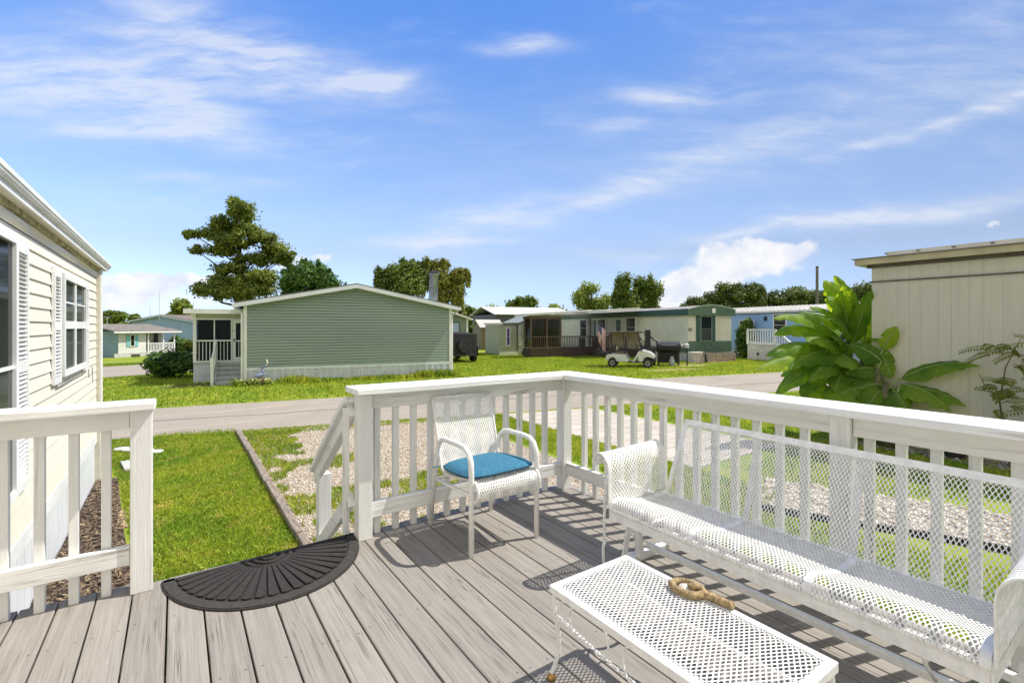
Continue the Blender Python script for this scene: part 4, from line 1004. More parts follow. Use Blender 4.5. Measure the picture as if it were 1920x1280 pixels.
# beige building on the right
BEIGE = mat('beige_panel', (.56, .52, .42), .65, 2.5, .025, bumps=(160, .1, .002), stretch=(1, 6, .4))
t = thing('beige_building', 'tall beige panel sided building with a dark trim line on the right', 'building', (12.3, -2, 0))
BX, BY1, BY0 = 10.56, 3.53, -14
b = MB(); b.box(BX, 15.2, BY0, BY1, 0, 3.25); b.build('wall', BEIGE, t, world=True)
b = MB(); yy = BY1
while yy > -5:
    w = random.choice((.17, .26, .17, .22)); b.box(BX-.006, BX, yy-w+.0025, yy, 2.975, 3.19); b.box(BX-.005, BX, yy-w+.0025, yy-.0, .38, 2.925); yy -= w
b.build('wall_panels', BEIGE, t, world=True)
b = MB(); b.box(BX-.032, BX, -5, BY1+.03, 2.928, 2.95); b.build('trim_strip', mat('dark_brown_trim', (.11, .09, .075), .7, 6, .15), t, world=True)
b = MB(); b.box(BX-.05, BX, BY0, BY1+.06, 3.19, 3.245); b.build('top_trim', mat('dark_brown_trim', (.11, .09, .075)), t, world=True)
b = MB(); b.box(BX-.024, BX, -5, BY1, .33, .36); b.box(BX-.012, BX, -5, BY1, .02, .328); b.build('base_panel', BEIGE, t, world=True)
TAN = mat('tan_roof_edge', (.47, .40, .25), .5, 4, .08)
b = MB(); b.box(BX-.16, 15.3, BY0, BY1+.22, 3.25, 3.36); b.build('roof_fascia', TAN, t, world=True)
b = MB(); b.box(BX-.20, 15.4, BY0, BY1+.26, 3.362, 3.372)
b.build('roof_edge', mat('grey_roof_edge', (.16, .155, .16), .6, 5, .1), t, world=True)
ROOFP = mat('pale_roof_panel', (.60, .54, .46), .4, 3, .06, .2)
b = MB(); y0 = BY1-.28
while y0 > -6: b.prism([(BX-.18, 3.374), (BX-.18, 3.44), (15.4, 3.62), (15.4, 3.40)], y0-.44, y0, 'y'); y0 -= .455
b.build('roof_panel', ROOFP, t, world=True)
b = MB(); y0 = BY1-.28
while y0 > -6: b.prism([(-.03, 3.376), (.0, 3.40), (.03, 3.376)], BX-.215, BX-.185, 'x'); b.v[-6:] = [(v[0], v[1]+y0, v[2]+.03) for v in b.v[-6:]]; y0 -= .455
b.build('roof_clip', mat('grey_roof_edge', (.16, .155, .16)), t, world=True)
#PART4
# ------------------------------------------------------------------ white and green mobile home with its brown porch
MRZ = R(-12.5)
WH = mat('offwhite_ribbed_metal', (.66, .64, .56), .5, 1.5, .05)
DKG = mat('dark_green_trim', (.035, .085, .07), .5, 3, .1)
MDG = mat('green_ribbed_metal', (.10, .165, .115), .5, 2, .08)
BRN = mat('dark_brown_wood', (.075, .048, .038), .8, 8, .2, bumps=(40, .3, .005))
BRNL = mat('brown_wood', (.14, .095, .07), .8, 8, .2, bumps=(40, .3, .005))
t = thing('mobile_home', 'off white mobile home with green trim, barrel roof end and brown screened porch', 'mobile home', (25.5, 17.96, 0), MRZ)
MW, ML, MZ, MP = 3.5, 17.0, 2.83, 3.44
ME = 3.19
def barrel(x): return ME+(3.45-ME)*(1-((x-MW/2)/(MW/2+.15))**2)
b = MB(); b.box(0, MW, 0, ML, .56, MZ); ribs(b, .0, MW, 1.25, MZ, 0, .1, .03, .006)
for y in np.arange(.05, ML, .1): b.box(-.006, 0, y, y+.05, .62, MZ-.18)
b.build('wall', WH, t)
b = MB(); b.box(0, MW, -.012, -.0065, .56, 1.24); ribs(b, .03, MW, .56, 1.22, -.012, .1, .035, .012); b.box(-.012, -.0065, 0, 5, .56, .85); b.build('green_lower_panel', MDG, t)
b = MB(); b.box(.05, MW-.05, .05, ML-.1, 0, .56); b.build('skirting', mat('white_block_skirt', (.55, .53, .5), .8, 3, .1), t)
b = MB(); xs_ = np.linspace(-.15, MW+.15, 17); b.prism([(x, barrel(x)) for x in xs_]+[(MW+.15, MZ-.02), (-.15, MZ-.02)], -.18, ML, 'y')
b.build('roof', mat('roof_coating', (.28, .27, .26), .8, 3, .15), t)
b = MB(); b.prism([(x, barrel(x)-.03) for x in xs_]+[(MW+.15, MZ-.03), (-.15, MZ-.03)], -.2, -.183, 'y')
for x in np.arange(-.1, MW+.1, .11): b.box(x-.016, x+.016, -.212, -.2, MZ-.02, barrel(x)-.04)
b.build('end_fascia', MDG, t)
b = MB()
for a, c in zip(xs_[:-1], xs_[1:]): b.bar((a, -.2, barrel(a)), (c, -.2, barrel(c)), .05, .045)
b.build('roof_edging', mat('pale_green_edging', (.42, .52, .42), .5, 3, .06), t)
b = MB(); b.box(-.17, -.152, -.18, ML, MZ, ME+.02); b.build('side_fascia', DKG, t)
b = MB(); b.box(1.70, 1.95, -.24, -.213, 2.97, 3.25); b.build('vent_cover', WVINYL, t)
window(t, T(1.40, -.008, 1.27), .82, 1.46, .05, 1, 2, (0, 1, 0, .5), mat('dark_frame', (.2, .25, .24), .5, 3, .1), depth=.06)
b = MB(); b.box(.62, .90, -.04, -.013, 1.22, 2.81); b.box(1.90, 2.14, -.04, -.013, 1.22, 2.81); b.build('shutter', DKG, t)
b = MB(); b.box(.02, .28, -.03, -.013, 1.85, 2.05); b.build('plaque', mat('grey_plaque', (.26, .27, .24), .6, 60, .3), t)
SIDE = Matrix.Translation((-.006, 0, 0)) @ Matrix.Rotation(R(-90), 4, 'Z')     # outward -y -> -x
for y, w, z0, h in ((5.65, 1.05, 1.42, 1.32), (9.4, 1.0, 1.3, 1.4), (12.2, 1.0, 1.3, 1.4)):
    window(t, SIDE @ T(-y, 0, z0), w, h, .06, 1, 2, (0, .45, 0, 1), WVINYL)
b = MB(); b.box(-.02, -.007, 6.95, 7.5, .6, MZ-.2); b.box(-.02, -.007, 10.3, 10.6, .6, MZ-.2); b.build('green_panel', DKG, t)
b = MB(); b.box(-.03, -.008, 8.3, 9.15, .75, 2.72) if False else b.box(-.03, -.008, 10.7, 11.55, .72, 2.7); b.build('side_door', mat('grey_door', (.35, .34, .31), .6, 3, .06), t)
# porch deck and roof
b = MB(); b.box(-2.5, -.02, 4.6, 11.4, .42, .50); b.box(-4.88, -2.52, 7.0, 11.4, .42, .50); b.box(-4.88, -2.52, 6.95, 6.99, .02, .50); b.box(-2.5, -2.44, 4.6, 11.4, .02, .42); b.box(-2.44, -.05, 4.6, 4.66, .02, .42); b.build('porch_floor', BRN, t)
b = MB()
b.box(-2.5, -2.42, 4.6, 7.0, 1.40, 1.47); b.box(-2.48, -2.44, 4.6, 7.0, .6, .66); b.box(-4.88, -2.52, 6.98, 7.05, 1.40, 1.47); b.box(-4.88, -2.52, 7.0, 7.04, .6, .66)
for x in np.arange(-4.8, -2.6, .13): b.box(x, x+.04, 7.0, 7.04, .50, 1.40)
for y in np.arange(4.66, 7.0, .13): b.box(-2.485, -2.445, y, y+.04, .50, 1.42)
b.box(-2.42, -.05, 4.6, 4.66, 1.40, 1.47)
for x in np.arange(-2.4, -.1, .13): b.box(x, x+.04, 4.61, 4.65, .5, 1.42)
b.build('porch_railing', BRN, t)
b = MB()
for y in (4.6, 7.1): b.box(-2.52, -2.42, y, y+.1, .02, 2.75 if y > 5 else 1.55)
b.build('porch_post', BRNL, t)
PX0, PX1, PYF, PYB = -7.3, -4.9, 7.0, 8.3
b = MB(); b.box(PX0, PX1, PYF, PYB, .0, .62); b.build('porch_base', BRN, t)
b = MB()
for x in (PX0, PX0+1.2, PX1-.1): b.box(x, x+.1, PYF-.02, PYF+.08, .62, 2.84)
b.box(PX0+.1, PX1-.1, PYF-.01, PYF+.06, 2.66, 2.84); b.box(PX0+.1, PX1-.1, PYF-.01, PYF+.06, 1.40, 1.47); b.box(PX0+.1, PX1-.1, PYF-.01, PYF+.06, .62, .72)
b.box(PX0, PX0+.08, PYF+.08, PYB, 2.66, 2.84); b.box(PX0, PX0+.08, PYF+.08, PYB, 1.40, 1.47); b.box(PX0, PX0+.08, 7.9, 8.0, .62, 2.66)
for x in np.arange(PX0+.2, PX1-.15, .14): b.box(x, x+.035, PYF, PYF+.04, .72, 1.40)
b.build('porch_frame', BRNL, t)
b = MB(); b.box(PX0+.1, PX1-.1, PYF+.09, PYF+.094, .7, 2.66); b.box(PX0+.085, PX0+.09, PYF+.1, PYB, .7, 2.66)
b.build('porch_screen', mat_glass('brown_screen', (.34, .31, .28), .55), t)
b = MB()
for x, w in ((-6.9, .4), (-5.9, .5)): b.grid(lambda i, j, x=x, w=w: (x+w*i/14, PYF+.25+.03*math.sin(i*1.4), .9+1.7*j), 14, 1)
b.build('porch_curtain', mat('pale_porch_curtain', (.36, .38, .34), .9, 6, .15), t)
b = MB(); b.box(-2.3, -1.9, 6.2, 6.6, .5, 1.35); b.box(-1.6, -1.0, 7.8, 8.3, .5, 1.1); b.box(-2.2, -1.8, 8.9, 9.3, .5, 1.3); b.build('porch_clutter', mat('dim_clutter', (.1, .12, .13), .7, 5, .3), t)
b = MB(); b.prism([(-7.85, 2.86), (-2.55, 3.20), (-2.55, 3.32), (-7.85, 2.98)], 6.8, 8.6, 'y'); b.prism([(-2.9, 3.10), (-.18, 3.30), (-.18, 3.42), (-2.9, 3.22)], 4.4, 12, 'y')
b.build('porch_roof', mat('white_roof_metal', (.66, .64, .60), .45, 2, .05), t)
b = MB()
for y in np.arange(6.85, 8.6, .25):
    b.bar((-7.86, y, 2.99), (-2.56, y, 3.33), .06, .03)
for y in np.arange(4.45, 12, .25):
    b.bar((-2.91, y, 3.23), (-.19, y, 3.43), .06, .03)
b.build('roof_corrugation', mat('white_roof_metal', (.66, .64, .6)), t)
b = MB(); b.box(-7.6, -2.6, PYF-.03, PYF-.0, 2.84, 2.98) ; b.build('porch_beam', mat('tan_grey_beam', (.27, .23, .18), .7, 4, .1), t)

# ------------------------------------------------------------------ cream shed with the purple window, tan shed, grey building
CRM2 = mat('pale_sage_siding', (.42, .43, .34), .55, 2, .05)
t = thing('garden_shed', 'pale sage garden shed with a narrow purple window beside the brown porch', 'shed', (19.62, 29.8, 0), MRZ)
b = MB(); lap_siding(b, 0, 1.45, .30, 2.3, .115, proud=.014)
b.build('wall', CRM2, t, fix=False)
b = MB(); b.prism([(0, .05), (2.9, .05), (2.9, 2.9), (1.45, 2.32), (0, 2.3)], .002, 3.2, 'y'); b.build('wall', CRM2, t)
b = MB(); b.box(0, 1.45, -.02, 0, .0, .28); b.build('base_trim', WVINYL, t)
window(t, T(.68, -.012, .75), .22, 1.25, .06, 1, 2, None, WVINYL, mat('purple_pane', (.16, .07, .36), .3, 9, .2), label='narrow purple pane in a white frame')
b = MB(); b.box(1.36, 1.46, -.03, -.002, .28, 2.3); b.build('corner_trim', mat('dark_green_grey', (.1, .13, .11), .6, 3, .1), t)
b = MB()
for k in range(8): b.box(1.52, 1.72, -.03, -.001, .75+k*.19, .86+k*.19)
b.build('white_lattice', WVINYL, t)
b = MB(); b.prism([(2.2, 1.72), (2.42, 1.95), (2.2, 2.18), (1.98, 1.95)], -.03, -.002, 'y'); b.build('diamond_window', mat('black_pane', (.02, .02, .02), .2, 3, .1), t)
b = MB(); b.box(1.8, 3.0, -.15, 0, 0, .3); b.build('step', mat('dark_blue_step', (.05, .07, .1), .7, 4, .2), t)
b = MB(); b.prism([(-.12, 2.32), (1.5, 2.36), (2.95, 2.97), (2.95, 3.05), (1.5, 2.44), (-.12, 2.40)], -.15, 3.3, 'y'); b.build('roof', mat('grey_green_roof', (.26, .29, .26), .6, 3, .1), t)
t = thing('tan_shed', 'plain tan metal shed with a pale roof far behind the covered vehicle', 'shed', (23.0, 38.0, 0), MRZ)
b = MB(); b.box(0, 2.1, 0, 2.4, 0, 2.05); ribs(b, 0, 2.1, 0, 2.04, 0, .2, .03, .01); b.build('wall', mat('tan_metal', (.24, .18, .12), .6, 2, .08), t)
b = MB(); b.prism([(-.12, 2.0), (2.25, 2.0), (2.25, 2.08), (-.12, 2.08)], -.1, .0, 'y'); b.v = []; b.f = []
b.prism([(-.15, 2.06), (1.2, 2.75), (2.5, 2.06)], -.1, -.02, 'z') if False else b.add([(-.15, -.15, 2.05), (2.3, -.15, 2.05), (2.3, 1.3, 2.78), (-.15, 1.3, 2.78), (-.15, 2.7, 2.05), (2.3, 2.7, 2.05)], [(0,1,2,3), (3,2,5,4)])
b.build('roof', mat('pale_shed_roof', (.50, .47, .42), .5, 2, .05), t, solid=.05)
b = MB(); b.add([(2.1, .0, 2.05), (2.1, 2.4, 2.05), (2.1, 1.3, 2.7), (.0, .0, 2.05), (.0, 2.4, 2.05), (.0, 1.3, 2.7)], [(0,1,2), (3,4,5)]); b.build('gable', mat('tan_metal', (.24, .18, .12)), t)
t = thing('grey_building', 'dark grey building with a white metal roof behind the tan shed', 'building', (27.5, 42.5, 0), MRZ)
b = MB(); b.box(0, 9, 0, 8, 0, 3.45); b.build('wall', mat('slate_wall', (.10, .105, .125), .7, 1, .08), t)
b = MB(); b.add([(-.3, -.4, 3.42), (9.5, -.4, 3.42), (9.5, 4, 4.35), (-.3, 4, 4.35), (-.3, 8.4, 3.42), (9.5, 8.4, 3.42)], [(0,1,2,3), (3,2,5,4)]); b.build('roof', mat('white_roof_metal', (.66, .64, .6)), t, solid=.06)
t = thing('far_home', 'small sage and white home glimpsed between the covered vehicle and the tan shed', 'house', (24.5, 50.5, 0), MRZ)
b = MB(); b.box(-2, 3.2, 0, 6, 0, 2.55); b.build('wall', CRM2, t)
b = MB(); b.add([(-2.3, -.3, 2.55), (3.5, -.3, 2.55), (3.5, 3, 3.35), (-2.3, 3, 3.35), (-2.3, 6.3, 2.55), (3.5, 6.3, 2.55)], [(0,1,2,3), (3,2,5,4)]); b.build('roof', mat('pale_shed_roof', (.5, .47, .42)), t, solid=.08)
b = MB(); b.box(-.9, .3, -.03, -.004, .3, 2.2); b.build('dark_opening', DARKIN, t)
b = MB(); b.box(.35, .55, -.5, -.3, 0, 2.5); b.box(1.9, 2.1, -.5, -.3, 0, 2.5); b.build('porch_post', WVINYL, t)
# side addition behind the green house
t = thing('sage_outbuilding', 'small sage outbuilding with a sloped white edged roof just behind the green house', 'outbuilding', (15.25, 30.0, 0), GRZ)
b = MB(); b.prism([(-1.5, 0), (1.65, 0), (1.65, 2.72), (-1.5, 3.72)], 0, 5, 'y'); b.build('wall', mat('grey_sage_siding', (.24, .27, .20), .55, 2, .06), t)  # grey green siding, the outbuilding's own colour
b = MB(); b.prism([(-1.6, 3.71), (1.95, 2.58), (1.95, 2.68), (-1.6, 3.83)], -.3, 5.2, 'y'); b.build('roof', WVINYL, t)
b = MB(); b.box(1.55, 1.68, -.04, .0, 0, 2.70); b.build('corner_trim', WVINYL, t)
window(t, T(.55, -.01, 1.45), .9, .95, .05, 1, 1, None, mat('dark_window_frame', (.05, .05, .05), .5, 4, .1), mat('sky_blue_pane', (.45, .55, .72), .15, 1, .1))
t = thing('covered_vehicle', 'off road vehicle under a black cover parked beside the green house', 'vehicle', (14.25, 26.9, 0), R(82))
CV = mat('black_vehicle_cover', (.018, .018, .022), .55, 5, .3, bumps=(9, .9, .05))
b = MB()
def cover(i, j):
    u, v = i/20, j/18; a = math.pi*(v*1.0); x = -2.0+4.0*u
    h = 1.80 if .08 < u < .62 else 1.15; w = .84+.02*math.sin(u*20)
    e = 1-.10*(abs(u-.5)*2)**6
    y = -w*math.copysign(abs(math.cos(a))**.35, math.cos(a)); z = .45+(h-.45)*abs(math.sin(a))**.35*e
    if v in (0, 1): z = .38+.12*math.sin(u*9)
    return x, y, z
b.grid(cover, 20, 18)
for x in (-2.0, 2.0): b.box(x-.01, x+.01, -.75, .75, .45, 1.05 if x > 0 else 1.7)
b.build('cover', CV, t, smooth=False)
for x in (-1.35, 1.3):
    for y in (-.78, .78):
        w = one(lambda b: b.lathe([(.16, -.11), (.36, -.12), (.39, -.06), (.39, .06), (.36, .12), (.16, .11)], (x, y, .39), 18, 'y'), 'wheel', BLACK, t)
        one(lambda b: b.lathe([(.02, -.125), (.2, -.12), (.2, .12), (.02, .125)], (x, y, .39), 12, 'y'), 'rim', mat('dark_rim', (.1, .1, .1), .4, 5, .1, .6), w)
b = MB(); b.lathe([(.1, -.13), (.40, -.13), (.42, 0), (.40, .13), (.1, .13)], (-2.15, .1, 1.05), 20, 'x'); b.build('spare_wheel', CV, t)
b = MB(); b.box(-2.1, 2.1, -.7, .7, .40, .52); b.build('chassis', mat('dark_chassis', (.03, .03, .03), .6, 5, .1), t)

# ------------------------------------------------------------------ golf cart
t = thing('golf_cart', 'white golf cart with a brown canopy on the lawn before the mobile home', 'golf cart', (19.75, 17.35, 0), math.atan2(-.80, .60))
CW = mat('white_cart_body', (.66, .66, .64), .3, 3, .06, coat=.4)
def rounded(poly, r=0): return poly
b = MB(); b.prism([(-1.28, .38), (-1.25, .60), (-1.12, .70), (-.25, .70), (-.12, .40), (-.12, .30), (-.72, .30), (-.76, .44), (-.86, .52), (-.98, .52), (-1.08, .44), (-1.12, .34)], -.56, .56, 'y'); b.build('rear_body', CW, t, bevel=.03)
b = MB(); b.prism([(.42, .30), (.36, .55), (.42, .86), (.62, .92), (.98, .82), (1.20, .66), (1.22, .55), (1.16, .48), (1.05, .52), (.92, .56), (.80, .56), (.70, .50), (.64, .38), (.60, .30)], -.54, .54, 'y'); b.build('front_cowl', CW, t, bevel=.04)
b = MB(); b.box(-.14, .62, -.54, .54, .26, .31); b.build('floor', mat('dark_floor', (.05, .05, .05), .8, 9, .1), t)
b = MB(); b.prism([(.10, .31), (.20, .31), (.50, .84), (.40, .84)], -.58, -.52, 'y'); b.prism([(.10, .31), (.20, .31), (.50, .84), (.40, .84)], .52, .58, 'y'); b.build('leg_shield', CW, t)
SEATM = mat('cream_seat_vinyl', (.55, .50, .40), .5, 8, .08); BLK = mat('black_plastic', (.02, .02, .022), .45, 9, .15)
b = MB(); b.box(-.78, -.20, -.52, .52, .70, .82); b.build('seat', mat('brown_seat', (.16, .11, .08), .6, 8, .1), t, bevel=.03)
b = MB(); b.box(-.86, -.74, -.50, -.03, .84, 1.16); b.box(-.86, -.74, .03, .50, .84, 1.16); s_ = b.build('seat_back', BLK, t, bevel=.03)
b = MB(); b.box(-.74, -.70, -.47, -.06, .88, 1.13); b.box(-.74, -.70, .06, .47, .88, 1.13); b.build('seat_pad', SEATM, s_, bevel=.02)
b = MB(); b.box(-1.75, -1.05, -.5, .5, .66, .78); b.box(-1.75, -1.70, -.5, .5, .55, .95); b.build('rear_rack', BLK, t, bevel=.02)
b = MB(); b.prism([(-1.25, 1.80), (-1.2, 1.86), (.55, 1.90), (.64, 1.86), (.60, 1.81)], -.60, .60, 'y'); b.build('canopy', mat('brown_canopy', (.11, .075, .055), .6, 4, .12), t, bevel=.02)
b = MB()
for y in (-.56, .56): b.tube([(-1.05, y, .68), (-1.15, y, 1.82)], .028, 6); b.tube([(.55, y, .84), (.38, y, 1.83)], .028, 6); b.tube([(-.3, y, .70), (-.34, y, 1.82)], .022, 6)
b.build('canopy_post', BLK, t)
b = MB(); b.add([(.56, -.54, .90), (.56, .54, .90), (.38, .54, 1.80), (.38, -.54, 1.80)], [(0,1,2,3)]); ws = b.build('windshield', mat_glass('clear_windshield', (.8, .8, .8), .75), t)
b = MB(); b.bar((.475, -.54, 1.35), (.475, .54, 1.35), .03, .03); b.bar((.39, -.54, 1.80), (.39, .54, 1.80), .04, .05); b.build('windshield_frame', CW, ws)
b = MB()
for k in range(3): b.bar((.42, -.5+.06*k, 1.78-.07*k), (.72, -.35+.06*k, 1.62-.09*k), .015, .03)
b.build('canopy_strap', CW, t)
b = MB(); b.tube([(.30+.02*math.cos(a), -.26+.17*math.cos(a), 1.05+.17*math.sin(a)) for a in np.linspace(0, 6.28, 18)[:-1]], .016, 6, True); b.tube([(.55, -.26, .80), (.31, -.26, 1.05)], .018, 6); b.build('steering_wheel', BLK, t)
b = MB(); b.grid(lambda i, j: (-1.18+.80*i/16, .57+.012*math.sin(i*1.7), 1.02+.80*j), 16, 1); b.grid(lambda i, j: (-.30+.72*i/16, .57+.012*math.sin(i*1.7), .95+.86*j), 16, 1); b.build('side_curtain', mat('tan_side_curtain', (.36, .29, .22), .7, 7, .2, stretch=(3, 3, .5)), t)
b = MB(); b.box(1.17, 1.27, -.46, .46, .34, .46); b.build('bumper', BLK, t, bevel=.02)
for y in (-.36, .36):
    b = MB(); b.box(1.10, 1.19, y-.11, y+.11, .60, .69); b.build('headlight', mat('dark_headlight', (.25, .26, .25), .15, 5, .1), t, bevel=.02)
b = MB(); b.box(1.275, 1.285, -.30, -.02, .30, .46); b.build('licence_plate', mat('pale_plate', (.6, .62, .62), .4, 50, .2), t)
TYRE = mat('tyre_rubber', (.03, .028, .026), .8, 20, .2)
for x in (-.92, .86):
    for y in (-.50, .50):
        w = one(lambda b: b.lathe([(.12, -.09), (.20, -.105), (.235, -.08), (.24, 0), (.235, .08), (.20, .105), (.12, .09)], (x, y, .24), 20, 'y'), 'wheel', TYRE, t, smooth=True)
        b = MB(); b.lathe([(.01, -.085), (.125, -.10), (.13, -.09), (.13, .09), (.125, .10), (.01, .085)], (x, y, .24), 14, 'y')
        rim = b.build('rim', mat('grey_hubcap', (.40, .40, .42), .35, 8, .2, .4), w)
        b = MB()
        for q in range(5):
            a = q*1.2566; s_y = y+(.104 if y > 0 else -.104); b.bar((x+.03*math.cos(a), s_y, .24+.03*math.sin(a)), (x+.105*math.cos(a), s_y, .24+.105*math.sin(a)), .012, .025, (0, 1, 0))
        b.build('rim_slot', BLK, rim)
# flag leaning on the cart
t = thing('flag', 'striped flag with a starry blue canton hanging from a pole behind the golf cart', 'flag', (19.2, 18.25, 0), math.atan2(-.80, .60))
one(lambda b: b.tube([(-.55, 0, .6), (-.52, 0, 1.55), (-.85+.1, 0, 2.45)], .015, 6), 'pole', mat('dark_pole', (.05, .04, .035), .5, 9, .1), t)
FR, FW, FB = mat('flag_red', (.42, .03, .04), .8, 20, .1), mat('flag_white', (.7, .68, .66), .8, 20, .05), mat('flag_blue', (.03, .045, .19), .8, 20, .1)
def flagpt(u, v):      # u along the fly (hanging down), v across the hoist
    x = -.74+.50*v*.9+.10*u; z = 2.33-.42*v-1.55*u*(.62+.30*v); 
    return (x+.30*u*(1-v)*.2-.12*u, .04*math.sin(u*7+v*3)+.02, z)
def flagpatch(b, u0, u1, v0, v1, off=0): b.grid(lambda i, j: (flagpt(u0+(u1-u0)*i/8, v0+(v1-v0)*j/4)[0], flagpt(u0+(u1-u0)*i/8, v0+(v1-v0)*j/4)[1]+off, flagpt(u0+(u1-u0)*i/8, v0+(v1-v0)*j/4)[2]), 8, 4)
br, bw, bb_ = MB(), MB(), MB()
for k in range(13):
    v0, v1 = k/13, (k+1)/13; flagpatch(br if k % 2 == 0 else bw, .4 if k < 7 else 0, 1, v0, v1)
flagpatch(bb_, 0, .4, 0, 7/13)
br.build('red_stripe', FR, t); bw.build('white_stripe', FW, t); cn = bb_.build('canton', FB, t)
b = MB()
for r_ in range(9):
    for c_ in range(6 if r_ % 2 == 0 else 5):
        u = .4*(c_+.5+(.5 if r_ % 2 else 0))/6; v = 7/13*(r_+.6)/9.3; p = Vector(flagpt(u, v))
        for sy in (-.006, .006):
            b.add([(p.x+.016*math.cos(a)*(1 if q % 2 == 0 else .42), p.y+sy, p.z+.016*math.sin(a)*(1 if q % 2 == 0 else .42)) for q, a in enumerate(np.linspace(math.pi/2, math.pi/2+2*math.pi, 11)[:-1])], [tuple(range(10))])
b.build('stars', FW, cn)

# ------------------------------------------------------------------ smoker grill, gas bottle, planter and other yard things
t = thing('barrel_grill', 'black barrel smoker grill with a side shelf right of the golf cart', 'grill', (22.05, 16.75, 0), R(-46))
BG = mat('black_grill_steel', (.016, .016, .02), .45, 7, .2)
one(lambda b: b.lathe([(.02, -.62), (.28, -.62), (.30, -.58), (.30, .58), (.28, .62), (.02, .62)], (0, 0, 1.02), 20, 'x'), 'barrel', BG, t)
b = MB(); b.box(.62, .98, -.28, .28, .93, .97); b.box(-.55, .55, -.52, -.30, .93, .96); b.build('shelf', BG, t)
b = MB()
for x in (-.52, .52):
    for y in (-.22, .22): b.box(x-.025, x+.025, y-.025, y+.025, 0, .86)
b.box(.90, .96, -.26, -.22, 0, .93); b.box(-.5, .5, -.22, .22, .16, .19); b.box(-.52, .52, .16, .2, .2, .8); b.build('leg', BG, t)
one(lambda b: b.tube([(-.4, -.33, 1.12), (-.4, -.37, 1.13), (.4, -.37, 1.13), (.4, -.33, 1.12)], .014, 6), 'handle', mat('steel_handle', (.45, .45, .45), .3, 9, .05, .7), t)
one(lambda b: b.tube([(-.45, 0, 1.28), (-.75, .0, 1.42), (-1.05, 0, 1.68), (-1.06, 0, 1.82)], .055, 8), 'chimney', BG, t)
b = MB(); b.box(-1.35, -.70, -.3, .3, .05, 1.0); b.box(-1.25, -.95, -.2, .2, 1.0, 1.95); b.build('firebox', BG, t, bevel=.03)
t = thing('cooking_pots', 'pale cooking pans and a cloth on top of the black grill shelf', 'cookware', (22.68, 16.08, .97), R(-46))
b = MB(); b.lathe([(.1, .0), (.14, .01), (.145, .2), (.1, .24)], (0, 0, 0), 12); b.build('pot', mat('pale_enamel', (.6, .6, .6), .4, 30, .2), t)
b = MB(); b.lathe([(.10, 0), (.12, .0), (.15, .16), (.02, .2)], (-.28, .0, 0), 10); b.build('pan', mat('pale_enamel', (.6, .6, .6)), t)
t = thing('gas_bottle', 'pale grey gas bottle standing under the black grill', 'gas bottle', (21.95, 16.45, 0))
one(lambda b: b.lathe([(.12, 0), (.155, .02), (.155, .30), (.12, .37), (.05, .39)], (0, 0, 0), 16), 'tank', mat('grey_gas_paint', (.42, .46, .50), .4, 9, .1), t, smooth=True)
one(lambda b: b.lathe([(.09, .38), (.095, .40), (.095, .52), (.085, .52)], (0, 0, 0), 12), 'collar', mat('grey_gas_paint', (.42, .46, .5)), t)
t = thing('raised_planter', 'long grey plank planter box under the green panelled end of the mobile home', 'planter', (26.4, 16.95, 0), MRZ)
PLK = mat('grey_plank', (.30, .24, .19), .85, 5, .15, bumps=(30, .3, .005))
b = MB(); b.box(-.9, 1.95, 0, .05, 0, .50); b.box(-.9, -.85, .05, .7, 0, .50); b.box(1.9, 1.95, .05, .7, 0, .5); b.box(-.85, 1.9, .65, .7, 0, .5); b.build('plank_side', PLK, t)
b = MB(); b.box(-.85, 1.9, .05, .65, 0, .44); b.build('soil', mat('dark_soil', (.06, .045, .03), .95, 9, .2), t)
t = thing('white_lattice_box', 'white brick patterned box beside the raised planter', 'box', (24.95, 17.15, 0), MRZ)
b = MB(); b.box(0, .95, 0, .6, 0, .62); b.build('box_body', mat('white_block', (.58, .55, .5), .8, 5, .1), t)
b = MB()
for r_ in range(3):
    for c_ in range(3): b.box(.02+.31*c_+.1*(r_ % 2), .25+.31*c_+.1*(r_ % 2)-.0, -.02, -.001, .04+.2*r_, .18+.2*r_)
b.build('block_face', mat('pink_grey_block', (.50, .42, .38), .8, 8, .15), t)
t = thing('bistro_chair', 'thin black wire garden chair by the white box', 'chair', (25.05, 16.55, 0), R(40))
WIRE = mat('black_wire', (.06, .05, .05), .5, 9, .1)
one(lambda b: [b.tube([(.17*math.cos(a), .17*math.sin(a), .43) for a in np.linspace(0, 6.28, 14)[:-1]], .01, 5, True), b.tube([(-.17, 0, .43), (.17, 0, .43)], .006, 4), b.tube([(0, -.17, .43), (0, .17, .43)], .006, 4)], 'seat', WIRE, t)
one(lambda b: b.tube([(-.17, .02, .43), (-.18, .1, .8), (0, .12, .92), (.18, .1, .8), (.17, .02, .43)], .01, 5), 'backrest', WIRE, t)
for sx in (-1, 1):
    for sy in (-1, 1): one(lambda b: b.tube([(.12*sx, .12*sy, .43), (.19*sx, .19*sy, 0)], .009, 5), 'leg', WIRE, t)
t = thing('folded_umbrella', 'dark folded patio umbrella leaning between the white box and the planter', 'umbrella', (25.72, 16.85, 0), MRZ)
one(lambda b: b.tube([(0, 0, .0), (-.03, .02, .3), (-.06, .05, 1.0)], [.09, .06, .015], 8), 'canopy', mat('dark_cloth', (.05, .05, .05), .9, 9, .2), t)
one(lambda b: b.tube([(-.06, .05, .95), (-.07, .055, 1.12)], .012, 6), 'pole', WIRE, t)
SOL = mat('black_lamp', (.03, .03, .03), .5, 9, .1)
